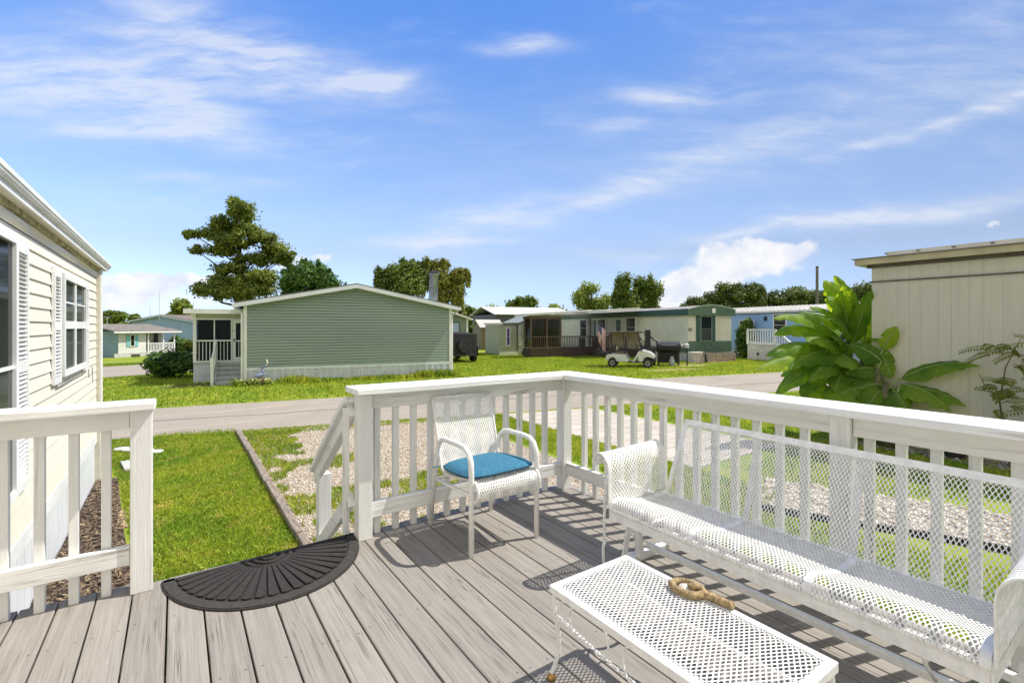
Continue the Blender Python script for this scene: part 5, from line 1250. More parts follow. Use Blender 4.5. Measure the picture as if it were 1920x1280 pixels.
for q, (x, y, lab) in enumerate(((28.35, 16.45, 'small black garden stake light just right of the raised planter'), (29.3, 15.7, 'small black garden stake light left of the vine covered post'), (30.0, 14.95, 'small black garden stake light farthest to the right beside the low plants'))):
    t = thing('stake_light', lab, 'garden light', (x, y, 0), 0, 'stake lights along the flower bed')
    one(lambda b: b.tube([(0, 0, 0), (0, 0, .38)], .012, 5), 'stake', SOL, t)
    one(lambda b: b.lathe([(.02, .36), (.06, .40), (.085, .50), (.09, .52), (.03, .56)], (0, 0, 0), 10), 'lamp_head', SOL, t)

# ------------------------------------------------------------------ light blue mobile home with white deck
LB = mat('light_blue_panel', (.27, .43, .66), .5, .8, .05)
t = thing('blue_mobile_home', 'light blue mobile home with a white ribbed roof beyond the banana plant', 'mobile home', (33.0, 19.45, 0), MRZ)
b = MB(); b.box(0, 4.2, -10.5, 3.5, .55, 3.06)
for y in np.arange(-10.4, 3.4, .2): b.box(-.006, 0, y, y+.12, .56, 2.8)
b.build('wall', LB, t)
b = MB(); b.box(.04, 4.16, -10.4, 3.4, 0, .55); b.build('skirting', mat('pale_blue_skirt', (.45, .50, .58), .6, 3, .05), t)
b = MB(); b.prism([(-.25, 3.05), (2.1, 3.42), (4.45, 3.05), (4.45, 3.15), (2.1, 3.55), (-.25, 3.17)], -10.8, 3.8, 'y')
b.build('roof', mat('white_roof_metal', (.66, .64, .6)), t)
b = MB()
for y in np.arange(-10.7, 3.7, .3): b.bar((-.26, y, 3.18), (2.1, y, 3.56), .08, .04)
b.build('roof_rib', mat('white_roof_metal', (.66, .64, .6)), t)
b = MB(); b.box(-.05, -.0, -10.5, 3.5, 2.98, 3.05); b.build('eave_trim', mat('slate_trim', (.15, .2, .28), .6, 3, .1), t)
window(t, SIDE @ T(1.15, 0, 1.25), 1.15, 1.30, .05, 1, 2, (0, 1, .5, 1), WVINYL)
window(t, SIDE @ T(3.75, 0, 1.55), .85, 1.35, .06, 1, 2, (.0, 1, .65, 1), WVINYL)
b = MB(); b.prism([(-2.75, 2.52), (-2.62, 2.52), (-2.58, 2.70), (-2.68, 2.84), (-2.8, 2.70)], -.12, -.01, 'x'); b.build('wall_lamp', BLK, t)
b = MB(); b.box(-2.0, -.05, -5.0, -2.9, .98, 1.06); b.box(-1.96, -.05, -4.95, -2.95, .0, .975); b.build('porch_deck', mat('white_deck_paint', (.60, .60, .60), .6, 4, .08), t)
b = MB(); b.box(-2.0, -1.93, -5.0, -2.9, 1.90, 1.97); b.box(-1.98, -1.94, -5.0, -2.9, 1.10, 1.15); b.box(-1.93, -.1, -2.97, -2.9, 1.9, 1.97)
for y in (-5.0, -2.98): b.box(-2.0, -1.92, y, y+.08, 1.06, 1.99)
b.build('porch_railing', WVINYL, t)
for k in range(11):
    y = -4.85+k*.18; box('porch_baluster', WVINYL, t, (-1.985, -1.945, y, y+.05, 1.15, 1.90))
b = MB()
for k in range(5): b.box(-1.9, -.6, -5.0-.28*(k+1), -5.0-.28*k, 0, .98-.19*(k+1))
b.bar((-1.95, -5.0, 1.9), (-1.95, -6.6, .75), .06, .08)
for k in range(9): y = -5.1-k*.17; z = 1.9-.72*(-5-y); b.box(-1.97, -1.93, y-.02, y+.02, max(0, z-.9), z)
b.build('porch_stair', WVINYL, t)

# ------------------------------------------------------------------ houses far left
t = thing('small_white_house', 'small white house with turquoise shutters and a corner porch in the left distance', 'house', (-4.1, 54.05, -.56), math.atan2(2.9, 3.85))
WS = mat('white_lap_siding', (.66, .66, .62), .55, 1, .04)
b = MB(); lap_siding(b, 0, 2.35, .38, 2.3, .16, proud=.02); b.build('wall', WS, t, fix=False)
b = MB(); b.box(0, 2.35, .005, 8, 0, 2.3); b.box(2.351, 4.75, 1.4, 8, 0, 2.3); b.build('wall', mat('blue_grey_wall', (.20, .30, .40), .6, 1, .05), t)
b = MB(); b.box(2.36, 4.74, 1.36, 1.399, .4, 2.3); b.build('porch_wall', mat('tan_porch_wall', (.45, .41, .33), .6, 2, .06), t)
b = MB(); b.box(-.35, 2.4, -.10, .0, .0, .36); b.build('skirting', mat('white_block_skirt', (.55, .53, .5)), t)
b = MB(); b.box(1.0, 1.75, -.115, -.101, .02, .24); b.build('crawl_opening', DARKIN, t)
window(t, T(1.14, -.02, .98), .30, .95, .05, 1, 2, None, WVINYL)
for x in (.66, 1.36): box('shutter', mat('turquoise_shutter', (.20, .50, .55), .5, 4, .08), t, (x, x+.26, -.06, -.022, .93, 1.98))
b = MB(); b.box(3.2, 3.55, 1.32, 1.358, .5, 2.1); b.box(4.0, 4.4, 1.32, 1.358, .9, 2.1); b.build('porch_window', DARKIN, t)
b = MB(); b.add([(-.6, -.45, 2.28), (5.4, -.45, 2.28), (5.0, 3.5, 2.9), (-.6, 3.5, 2.9), (-.6, 8.2, 2.28), (5.0, 8.2, 2.28)], [(0,1,2,3), (3,2,5,4)]); b.build('roof', mat('brown_grey_shingle', (.20, .175, .15), .9, 3, .15), t, solid=.10)
b = MB(); b.box(-.6, 5.4, -.47, -.40, 2.14, 2.27); b.build('fascia', WVINYL, t)
b = MB()
for x in (2.45, 3.85, 4.9):
    b.box(x, x+.1, -.1, .0, .38, 2.2)
b.build('porch_post', WVINYL, t)
b = MB(); b.box(2.4, 5.0, -.1, -.03, 1.12, 1.19); b.box(2.4, 5.0, -.1, -.03, .42, .48); b.box(4.93, 5.0, 0, 1.4, 1.12, 1.19)
for x in np.arange(2.5, 4.9, .14): b.box(x, x+.05, -.085, -.045, .48, 1.12)
b.build('porch_railing', WVINYL, t)
b = MB(); b.box(2.36, 5.02, -.12, 1.35, .02, .40); b.build('porch_floor', mat('white_block_skirt', (.55, .53, .5)), t)
one(lambda b: [b.tube([(1.3, 3.5, 2.9), (1.3, 3.5, 3.6)], .03, 5), b.tube([(1.0, 3.5, 3.55), (1.6, 3.5, 3.55)], .025, 5)], 'roof_vent', mat('grey_vent', (.4, .4, .4), .5, 5, .1), t)
t = thing('large_blue_house', 'large periwinkle blue gabled house behind the small white house', 'house', (-4.4, 76.2, -.6), math.atan2(-9.6, 6.8))
PB = mat('periwinkle_siding', (.27, .38, .60), .6, .6, .04)
b = MB(); b.prism([(-.2, 0), (11.4, 0), (11.4, 3.2), (5.4, 4.0), (-.2, 3.35)], 0, 14, 'y'); b.build('wall', PB, t)
b = MB(); b.prism([(-.6, 3.30), (5.4, 4.0), (5.4, 4.2), (-.6, 3.5)], -.3, 14.3, 'y'); b.prism([(5.401, 4.0), (11.9, 3.12), (11.9, 3.32), (5.401, 4.2)], -.3, 14.3, 'y'); b.build('roof', mat('brown_shingle', (.19, .15, .12), .9, 3, .15), t)
b = MB(); b.prism([(-.6, 3.28), (5.4, 3.98), (11.9, 3.1), (11.9, 3.24), (5.4, 4.14), (-.6, 3.42)], -.36, -.31, 'y'); b.build('fascia', mat('blue_white_trim', (.5, .58, .7), .5, 3, .04), t)
one(lambda b: [b.tube([(0, 0, 0), (0, 0, 4.2)], [.035, .015], 5), b.tube([(-.9, .3, 0), (-.9, .3, 2.2)], .02, 5), b.tube([(-.95, .3, 0), (.05, 0, .02)], .02, 5)], 'antenna_mast', mat('grey_mast', (.45, .45, .47), .5, 5, .1), None)
o = bpy.data.objects['antenna_mast']; o.location = (-1.6, 71.3, 2.4); tag(o, 'thin pale antenna mast rising above the large blue house', 'antenna')
t = thing('red_roof', 'distant house with a red shingle roof peeking above the mobile home roof', 'house', (48.5, 33.2, 0), R(-35))
b = MB(); b.box(-2.5, 2.5, 0, 5, 0, 3.1); b.build('wall', WS, t)
b = MB(); b.prism([(-2.8, 3.05), (0, 4.55), (2.8, 3.05)], -.3, 5.3, 'y'); b.build('roof', mat('red_shingle', (.40, .13, .09), .85, 3, .15), t)
t = thing('utility_pole', 'bare grey utility pole rising behind the light blue mobile home', 'utility pole', (65.37, 27.6, 0))
one(lambda b: b.tube([(0, 0, 0), (0, 0, 9.6)], [.20, .15], 10), 'pole_shaft', mat('grey_pole_wood', (.16, .14, .13), .8, 4, .2), t)
one(lambda b: b.lathe([(.17, 9.45), (.18, 9.6), (.05, 9.66)], (0, 0, 0), 10), 'pole_cap', mat('dark_cap', (.06, .06, .06), .6, 4, .1), t)
one(lambda b: b.tube([(0, 0, 0), (0, 0, 5.6)], [.10, .09], 8), 'utility_post', mat('grey_pole_wood', (.16, .14, .13)), None)
o = bpy.data.objects['utility_post']; o.location = (50.2, 58.0, 0); tag(o, 'thin far off post between the distant trees behind the porch roof', 'post')
#PART5
# ------------------------------------------------------------------ trees and plants
LAT = np.array([.8207, -.5713, 0.]); FWD = np.array([.5713, .8207, 0.])
def foliage(name, m, parent, blobs, n, size, aspect=1.8, up=.35, fill=.45, seed=1):
    """blobs: (x,y,z, r_lat, r_depth, r_z) in the thing's frame; many separate leaf faces through the crown volume"""
    r_ = np.random.default_rng(seed); B = np.array(blobs, float)
    wgt = (B[:, 3]*B[:, 5])**.75; k = r_.choice(len(B), n, p=wgt/wgt.sum())
    d = r_.normal(size=(n, 3)); d /= np.linalg.norm(d, axis=1)[:, None]
    rad = r_.random(n)**fill*r_.uniform(.6, 1.3, n)*(1+.12*np.sin(d[:, 0]*9+k*1.7)*np.sin(d[:, 2]*8+k*2.3))
    loc = d*rad[:, None]
    C = B[k, :3] + LAT*(loc[:, :1]*B[k, 3:4]) + FWD*(loc[:, 1:2]*B[k, 4:5]) + np.array([0, 0, 1.])*(loc[:, 2:3]*B[k, 5:6])
    nn = LAT*d[:, :1]+FWD*d[:, 1:2]+np.array([0, 0, 1.])*(d[:, 2:3]+up)+r_.normal(size=(n, 3))*.55
    nn /= np.linalg.norm(nn, axis=1)[:, None]
    a = np.cross(nn, r_.normal(size=(n, 3))); a /= np.linalg.norm(a, axis=1)[:, None]; b_ = np.cross(nn, a)
    s = size*r_.uniform(.55, 1.35, n)[:, None]; a = a*s*aspect/2; b_ = b_*s/2
    V = np.stack([C-a, C+b_*.9-a*.1, C+a, C-b_*.9-a*.1], 1).reshape(-1, 3)
    return npmesh(name, V, np.arange(n)[:, None]*4+np.array([[0,1,2,3]]), m, parent)
BARK = mat('tree_bark', (.11, .085, .065), .95, 12, .3, bumps=(30, .8, .02))
PINE = mat_leaf('pine_needles', (.045, .08, .012), (.24, .29, .045), .3, .7, island=.45)
CEDAR = mat_leaf('cedar_leaves', (.03, .085, .014), (.11, .21, .03), .28, .9, island=.4)
OAK = mat_leaf('oak_leaves', (.055, .10, .016), (.20, .26, .045), .33, .6, island=.45)
OLIVE = mat_leaf('olive_gold_leaves', (.09, .11, .014), (.28, .29, .045), .35, .6, island=.45)
LIME = mat_leaf('light_green_leaves', (.13, .19, .035), (.32, .38, .08), .4, .5, island=.45)
WOOD = mat_leaf('far_pine_needles', (.045, .08, .02), (.15, .19, .045), .25, .12, island=.45)
def trunk(t, h, r, blobs, seed, lean=(0, 0)):
    r_ = random.Random(seed); b = MB()
    P = [(lean[0]*u+r_.uniform(-.03, .03)*h*.3*u, lean[1]*u, h*u) for u in (0, .15, .3, .45, .6, .75, .9, 1)]
    b.tube(P, [r*1.25, r, r*.9, r*.78, r*.62, r*.45, r*.25, r*.08], 9)
    for bl in blobs:
        u = max(.12, min(.95, (bl[2]-.35*abs(bl[0])-.3)/h)); q = u*7*.999; i = 0
        us = (0, .15, .3, .45, .6, .75, .9, 1)
        while us[i+1] < u: i += 1
        f = (u-us[i])/(us[i+1]-us[i]); p0 = Vector(P[i])*(1-f)+Vector(P[i+1])*f; p1 = Vector(bl[:3])
        mid = (p0+p1)/2+Vector((0, 0, -.12*(p1-p0).length+r_.uniform(-.1, .1)))
        rr = max(.02, r*.34*(1-u*.6)); b.tube([p0, mid, p1], [rr, rr*.7, rr*.25], 6)
    return b.build('trunk', BARK, t)
def tree(name, label, x, y, blobs, n, size, m, r, seed, group=None, cat='tree', aspect=1.8, h=None, fill=.45, z=None):
    t = thing(name, label, cat, (x, y, float(zg(x, y)) if z is None else z), 0, group)
    r_ = random.Random(seed); B = []
    if name in ('pine_tree', 'cedar_tree', 'oak_tree', 'autumn_tree') and not group:
        sub = []
        for (dx, zz, rl, rz, *dd) in blobs:
            sub.append((dx, zz, rl*(1.02 if name == 'pine_tree' else .8), rz*.95, *dd))
            for q in range(3):
                sub.append((dx+r_.uniform(-.85, .85)*rl, zz+r_.uniform(-.9, .9)*rz, rl*r_.uniform(.22, .42), rz*r_.uniform(.45, .95), (dd[0] if dd else 0)+r_.uniform(-.6, .6)*rl))
        blobs = sub
    for (dx, zz, rl, rz, *dd) in blobs:
        dep = dd[0] if dd else r_.uniform(-.6, .6)*rl
        p = LAT*dx+FWD*dep; B.append((p[0], p[1], zz, rl, rl*.9, rz))
    trunk(t, h or max(b_[2] for b_ in B), r, B[::4] if len(B) > 40 else B, seed)
    foliage('crown', m, t, B, n, size, aspect, seed=seed, fill=fill)
    return t
# tall pine behind the green house
k = 34/906.
pb = [(440,402,30,16),(472,403,28,13),(452,392,22,10),(425,425,26,11),(455,432,36,13),(398,444,34,11),(372,447,16,8),(450,460,34,12),(498,452,34,12),(516,470,32,13),(543,486,20,9),
      (420,478,34,10),(388,480,16,7),(482,490,38,12),(530,494,26,9),(440,510,42,13),(402,528,30,11),(470,530,46,14),(510,525,32,12),(402,552,26,14),(450,555,48,16),(500,550,42,15)]
tree('pine_tree', 'tall spreading pine with layered branches behind the green house', 3.654, 38.88, [((a-448)*k, 2.11+(612.8-b_)*k+.2, c*k*.85, d*k*1.0, random.Random(a*b_).uniform(-1.3, 1.3)) for a, b_, c, d in pb], 42000, .12, PINE, .34, 11, aspect=2.4, z=0, h=10.3)
k = 31/906.
pb = [(545,535,30,22),(575,520,34,26),(605,525,30,24),(560,512,18,14),(580,502,14,14),(600,508,14,12),(625,535,22,16),(540,520,14,12),(590,548,50,20),(635,545,14,12),(570,496,6,8),(616,514,8,9),(598,499,5,7)]
tree('cedar_tree', 'dense dark green bushy evergreen beside the tall pine', 7.09, 32.83, [((a-582)*k, 2.11+(612.8-b_)*k, c*k, d*k) for a, b_, c, d in pb], 24000, .13, CEDAR, .25, 12, z=0)
k = 38/906.
pb = [(720,520,22,18),(745,510,26,16),(772,505,26,16),(735,535,34,20),(765,535,34,22),(790,520,22,18),(750,555,46,20),(728,512,12,9),(700+20,545,14,10),(788,498,12,9)]
tree('oak_tree', 'dark green rounded tree behind the right half of the green roof', 14.65, 36.1, [((a-755)*k, 2.11+(612.8-b_)*k, c*k, d*k) for a, b_, c, d in pb], 24000, .15, OAK, .28, 13, z=0)
pb = [(815,505,22,18),(830,497,18,12),(862,520,18,18),(868,512,12,10),(835,525,28,18),(858,545,20,22),(830,550,26,26),(860,572,16,20),(845,590,20,18),(868,595,10,14),(812,530,14,18)]
tree('autumn_tree', 'olive gold leaved tree behind the chimney pipe of the green house', 17.5, 34.1, [((a-838)*k, 2.11+(612.8-b_)*k, c*k, d*k) for a, b_, c, d in pb], 24000, .15, OLIVE, .26, 14, z=0)
def autoblobs(w, h, z0, seed, nb=28, flat=.42):
    r_ = random.Random(seed); out = []
    for q in range(nb):
        u = r_.uniform(-1, 1); v = r_.uniform(0, 1); lim = math.sqrt(max(.05, 1-(2*v-1)**2*.85))
        out.append((u*lim*w*.36, z0+(h-z0)*(.12+.74*v), w*r_.uniform(.10, .21), (h-z0)*r_.uniform(.12, .2)*2*flat))
    hi = max(b_[1]+1.12*b_[3] for b_ in out); lo = min(b_[0]-1.12*b_[2] for b_ in out); ri = max(b_[0]+1.12*b_[2] for b_ in out)
    kz = 1.04*(h-z0)/(hi-z0); kx = 1.12*w/(ri-lo); mx = (ri+lo)/2
    return [((b_[0]-mx)*kx, z0+(b_[1]-z0)*kz, b_[2]*kx, b_[3]*kz) for b_ in out]
def px_tree(px, top, halfw, D, x, y, label, m, seed, n=9000, size=.2, group=None, z0=1.0, name='tree', nb=26):
    h = 2.11+(612.8-top)*D/906.; w = 2*halfw*D/906.
    g = float(zg(x, y)); return tree(name, label, x, y, autoblobs(w, h-g, z0, seed, nb), n, size, m, .05*w+.05, seed, group)
px_tree(880, 573, 15, 70, 34.9, 61.0, 'small dark tree in the far gap just right of the olive gold tree', OAK, 21, 2500, .35)
px_tree(918, 571, 32, 70, 37.0, 59.0, 'low light green tree behind the grey building roof', LIME, 22, 3500, .35)
px_tree(985, 555, 36, 75, 44.5, 60.4, 'dark spreading tree above the white porch roof', OAK, 23, 5000, .35)
px_tree(1040, 570, 26, 75, 48.3, 57.8, 'low pale green tree right of the dark spreading tree', LIME, 24, 3000, .35)
px_tree(1110, 529, 38, 58, 41.0, 42.1, 'rounded light green tree above the mobile home porch', LIME, 25, 12000, .19)
px_tree(1180, 512, 28, 55, 42.0, 37.6, 'large dark green leafy tree above the mobile home, left of its lighter neighbour', OAK, 26, 14000, .19)
px_tree(1218, 516, 30, 56, 45.2, 36.9, 'slightly lighter dark green tree touching the taller one above the mobile home roof', OAK, 27, 14000, .19)
px_tree(212, 582, 27, 75, -7.9, 96.8, 'broad dark tree in the far left distance by the cream house corner', OAK, 28, 4000, .4)
px_tree(255, 589, 14, 80, -5.4, 101.2, 'small dark round tree in the far left gap beside the broad one', OAK, 29, 2500, .4)
px_tree(343, 561, 30, 75, 1.1, 90.6, 'light yellow green tree behind the large blue house', LIME, 30, 5000, .4)
tl = [(1296,556,83.5,57.0,22),(1318,551,85.3,56.2,24),(1345,546,87.5,55.0,26),(1374,529,89.7,53.2,26),(1400,536,90.5,50.8,22),(1418,531,92,50.5,16),(1436,545,94.9,49.7,22),(1462,542,97.5,47.9,24),(1490,545,96.7,44.8,22),(1512,537,101.8,44.9,22),(1538,545,103.6,43.5,22),(1560,548,104.6,42.0,20),(1580,540,103.8,39.8,22),(1607,533,109.8,39.3,26),(1640,530,112.8,37.2,26),(1672,536,119,36.6,26)]
for q, (px_, top, x, y, hw) in enumerate(tl):
    D = .5713*x+.8207*y
    px_tree(px_, top, hw*1.6, D, x, y, 'dark pine in the distant tree line behind the light blue mobile home', WOOD, 40+q, 8000, .32, 'distant pines in the tree line', z0=(.2, 1.0, .5, 1.5)[q % 4] if px_ < 1480 or px_ > 1590 else 3.4, name='pine_tree', nb=(18, 14, 22)[q % 3])
def bush(name, label, x, y, w, h, m, n, size, seed, cat='bush', group=None, d=None):
    g = float(zg(x, y)); t = thing(name, label, cat, (x, y, g), 0, group); r_ = random.Random(seed); B = []
    for q in range(12):
        u, v = r_.uniform(-1, 1), r_.uniform(-.6, .6); zz = h*(.28+.42*r_.random()*(1-.5*u*u))
        p = LAT*(u*w*.33)+FWD*(v*(d or w)*.33); B.append((p[0], p[1], zz, w*.2, (d or w)*.2, h*.26))
    foliage('leaves', m, t, B, n, size, 1.7, seed=seed, fill=.4)
    b = MB()
    for bl in B[:6]: b.tube([(bl[0]*.2, bl[1]*.2, 0), bl[:3]], [.03, .012], 5)
    b.build('stem', BARK, t); return t
bush('shrub', 'large rounded green shrub on the lawn left of the screened porch', -.05, 24.6, 2.7, 1.35, mat_leaf('shrub_leaves', (.018, .06, .010), (.085, .16, .02), .25, 2.0, island=.5), 9000, .10, 61)
bush('shrub', 'dark low shrub against the large blue house wall', 1.3, 60.5, 2.6, 1.6, OAK, 2500, .2, 62)
bush('shrub', 'dark clipped shrub between the small white house porch and the blue house', .2, 62.0, 2.0, 1.9, CEDAR, 2000, .2, 63)
t = thing('climbing_vine', 'tall vine covered post with bright young leaves on top before the blue mobile home', 'vine', (31.9, 18.0, 0))
foliage('leaves', mat_leaf('vine_leaves', (.02, .07, .01), (.12, .2, .025), .3, 1.6, island=.5), t, [(LAT[0]*a, LAT[1]*a, z, r_, r_, rz) for a, z, r_, rz in ((0,.5,.55,.5),(-.1,1.0,.5,.5),(.05,1.5,.5,.5),(.1,2.0,.42,.4),(.18,2.35,.3,.3),(-.2,1.75,.35,.4))], 4500, .13, 1.5, seed=64)
foliage('young_leaves', LIME, t, [(LAT[0]*.2, LAT[1]*.2, 2.5, .22, .2, .2), (LAT[0]*-.1, LAT[1]*-.1, 2.1, .3, .2, .25)], 350, .12, 1.5, seed=65)
one(lambda b: b.tube([(0, 0, 0), (.05, 0, 2.4)], .05, 6), 'post', BARK, t)
bush('garden_plant', 'low leafy plants at the foot of the white porch stair of the blue home', 32.6, 16.0, 2.4, .8, OAK, 1800, .12, 66, 'plant')
bush('garden_plant', 'small dark conical bush by the white porch railing of the blue home', 33.3, 15.9, .9, 1.3, CEDAR, 1200, .12, 67, 'plant')
# flowers at the green house corner
t = thing('flower_clump', 'small yellow white flower clump at the left corner of the green house', 'flowers', (2.0, 19.6, 0), GRZ)
foliage('flower_leaves', LIME, t, [(x, 0, .12, .3, .18, .14) for x in (-.2, .25, .7)], 500, .08, 1.6, seed=68)
foliage('blossoms', mat('cream_blossom', (.65, .6, .3), .7, 20, .15), t, [(x, -.1, .22, .3, .15, .08) for x in (-.2, .25, .7)], 60, .06, 1.0, seed=69)
b = MB()
for x in (-.2, 0, .3, .6): b.tube([(x, 0, 0), (x+.03, -.05, .2)], .008, 4)
b.build('stem', OAK, t)

# banana clump at the corner of the beige building
def mat_banana():
    m, nt, b = newmat('banana_leaf'); g = N(nt, 'ShaderNodeNewGeometry'); oi = N(nt, 'ShaderNodeObjectInfo')
    n = noise(nt, g.outputs['Position'], 3.0, 4, .6)
    at = N(nt, 'ShaderNodeAttribute'); at.attribute_name = 'vein'
    ve = math_n(nt, 'SINE', math_n(nt, 'MULTIPLY', at.outputs['Fac'], 260.0))
    c = mixc(nt, math_n(nt, 'ADD', math_n(nt, 'MULTIPLY', ramp(nt, n, .3, .7), .5), math_n(nt, 'MULTIPLY', oi.outputs['Random'], .5)), (.05, .14, .015), (.21, .32, .035))
    c = mixc(nt, math_n(nt, 'MULTIPLY', ramp(nt, ve, .2, 1.0), .25), c, (.06, .15, .02))
    nt.links.new(c, b.inputs['Base Color']); b.inputs['Roughness'].default_value = .55; b.inputs['Specular IOR Level'].default_value = .3
    bump(nt, b, ve, .12, .004)
    t = N(nt, 'ShaderNodeBsdfTranslucent'); nt.links.new(mixc(nt, 1.0, c, (3.8, 2.9, .8), 'MULTIPLY'), t.inputs[0])
    mx = N(nt, 'ShaderNodeMixShader'); mx.inputs[0].default_value = .52
    nt.links.new(b.outputs[0], mx.inputs[1]); nt.links.new(t.outputs[0], mx.inputs[2]); nt.links.new(mx.outputs[0], nt.nodes['Material Output'].inputs[0])
    return m
BAN = mat_banana(); RIB = mat('pale_midrib', (.22, .30, .09), .5, 6, .1); DRY = mat('dry_banana_leaf', (.22, .13, .06), .9, 8, .3)
PSTEM = mat('banana_stem', (.13, .12, .05), .7, 6, .3, stretch=(6, 6, 1))
LEAVES = [((11.02,4.02,2.25),(10.22,4.21,2.98),.42),((11.09,3.98,2.25),(10.62,4.18,3.12),.26),((10.87,4.01,1.98),(10.41,3.97,2.8),.38),((10.82,3.92,1.78),(10.4,3.48,2.77),.27),((10.99,3.8,1.83),(11.37,3.78,2.51),.4),((10.87,4.01,2.01),(9.79,4.27,2.47),.3),((10.65,4.04,1.83),(8.93,4.5,2.26),.36),((10.96,4.07,2.12),(10.26,4.8,2.33),.34),((10.58,4.09,1.83),(9.05,4.54,1.96),.4),((10.62,3.94,1.73),(9.63,4.26,1.69),.42),((10.51,4.01,1.52),(8.72,4.53,1.58),.36),((10.47,4.04,1.32),(8.38,4.53,1.32),.32),((10.46,3.92,1.53),(8.95,4.25,1.36),.44),((10.27,4.06,1.43),(8.87,4.3,1.07),.34),((10.36,4.0,1.33),(8.65,4.33,.9),.36),((10.26,4.07,1.33),(10.3,3.18,1.03),.36),((10.4,3.39,1.7),(10.3,3.15,1.21),.34),((10.4,3.31,1.71),(10.4,3.11,2.12),.24),((11.03,3.77,1.78),(10.4,3.36,1.85),.3),((10.4,3.03,1.22),(10.4,2.04,1.5),.32),((10.4,3.04,1.11),(10.19,2.34,.76),.4),((10.4,2.97,1.04),(10.4,2.2,.84),.3),((10.32,3.17,1.03),(10.06,2.87,.72),.4),((10.59,3.84,1.23),(10.22,3.6,.66),.18),((10.4,3.43,.98),(9.59,3.81,.79),.4),((10.4,3.35,.94),(10.09,3.45,.64),.4),((10.3,4.04,1.23),(9.33,4.23,.89),.34),((10.71,3.88,1.62),(10.03,3.98,1.92),.36),((10.58,3.97,1.32),(10.14,4.4,1.21),.38),((10.4,3.43,1.36),(10.4,3.23,1.66),.26),((10.71,3.88,1.42),(10.4,3.63,1.07),.3),
          ((10.3,3.3,1.1),(10.0,3.74,.8),.36),((10.3,3.2,.9),(9.9,3.0,.5),.38),((10.35,3.35,1.35),(10.1,3.8,1.25),.34),((10.3,3.3,1.5),(10.12,3.76,1.78),.32),((10.3,3.25,1.0),(9.8,3.35,.7),.38),((10.4,3.9,.9),(9.3,3.7,.72),.42),((10.5,4.0,1.0),(9.6,3.45,.6),.42),((10.4,3.7,.85),(10.0,3.3,.5),.4),((10.3,4.1,.95),(9.2,4.1,.75),.4),((10.5,3.9,.8),(9.8,4.4,.45),.42),((10.6,3.9,1.1),(9.9,3.55,.85),.42),((10.4,3.9,.7),(9.5,3.9,.42),.42),((10.95,4.0,2.1),(10.1,4.05,2.62),.44),((10.8,3.95,1.9),(10.0,4.0,2.25),.42),((10.9,3.95,2.2),(10.45,3.95,2.9),.36),((10.5,4.0,1.6),(9.3,4.1,1.85),.4),((10.4,4.0,1.4),(9.2,4.0,1.15),.42),((10.5,3.9,1.3),(9.7,3.8,.95),.42),((10.4,4.0,1.6),(9.9,3.6,1.35),.42),((10.9,4.1,1.9),(11.5,4.6,2.2),.4),((10.9,4.2,1.6),(11.2,5.0,1.5),.4),((10.6,4.2,1.3),(10.2,5.0,1.1),.36)]
def banana_leaf(t, p0, p1, w, seed, rel):
    r_ = random.Random(seed); P0, P1 = Vector(p0)-rel, Vector(p1)-rel; d = P1-P0; L = d.length
    hz = math.hypot(d.x, d.y)/L
    ctl = (P0+P1)/2+Vector((0, 0, L*(.10+.16*hz)))+Vector((r_.uniform(-.04, .04), r_.uniform(-.04, .04), 0))
    nseg = 26; mids = []; V = []; F = []; ve = []
    face = Vector((-.75, -.42, .35) if abs(d.z) > .45*L else (-.5, -.42, .70)).normalized(); w *= 1.12
    tear = [r_.random() for _ in range(3)]
    for i in range(nseg+1):
        s = i/nseg; p = P0*(1-s)**2+ctl*2*s*(1-s)+P1*s*s; tg = ((ctl-P0)*2*(1-s)+(P1-ctl)*2*s).normalized()
        n = (face-tg*face.dot(tg)).normalized(); sd = tg.cross(n).normalized(); mids.append(p)
        hw = w*.52*min(1, ((s+.015)/.22)**.6)*max(.03, 1-s**3.0)**.8
        for side in (-1, 1):
            ww = hw
            for q in tear:
                dd = abs(s-q-.06*side)
                if dd < .022: ww *= .66+.34*dd/.022
            ww *= 1+.025*math.sin(s*23+side*2)
            for f in (.5, 1.0):
                V.append(p+sd*(side*ww*f)-n*(ww*(.10*f+.30*f*f))+n*.012*math.sin(s*34+side*2)*f+Vector((0, 0, -.10*ww*f*f)))
                ve.append(s*L*.35+f*.04*side*0)
        V.append(p); ve.append(s*L*.35)
    for i in range(nseg):
        a, c = i*5, (i+1)*5
        F += [(a+4, c+4, c+0, a+0), (a+0, c+0, c+1, a+1), (a+4, a+2, c+2, c+4), (a+2, a+3, c+3, c+2)]
    b = MB(); b.v = [tuple(v) for v in V]; b.f = F; o = b.build('leaf', BAN, t, smooth=True, fix=False)
    at = o.data.attributes.new('vein', 'FLOAT', 'POINT'); at.data.foreach_set('value', ve)
    one(lambda b: b.tube(mids[::2], [.014-.011*i/13 for i in range(len(mids[::2]))], 5), 'midrib', RIB, o, smooth=True)
    return o
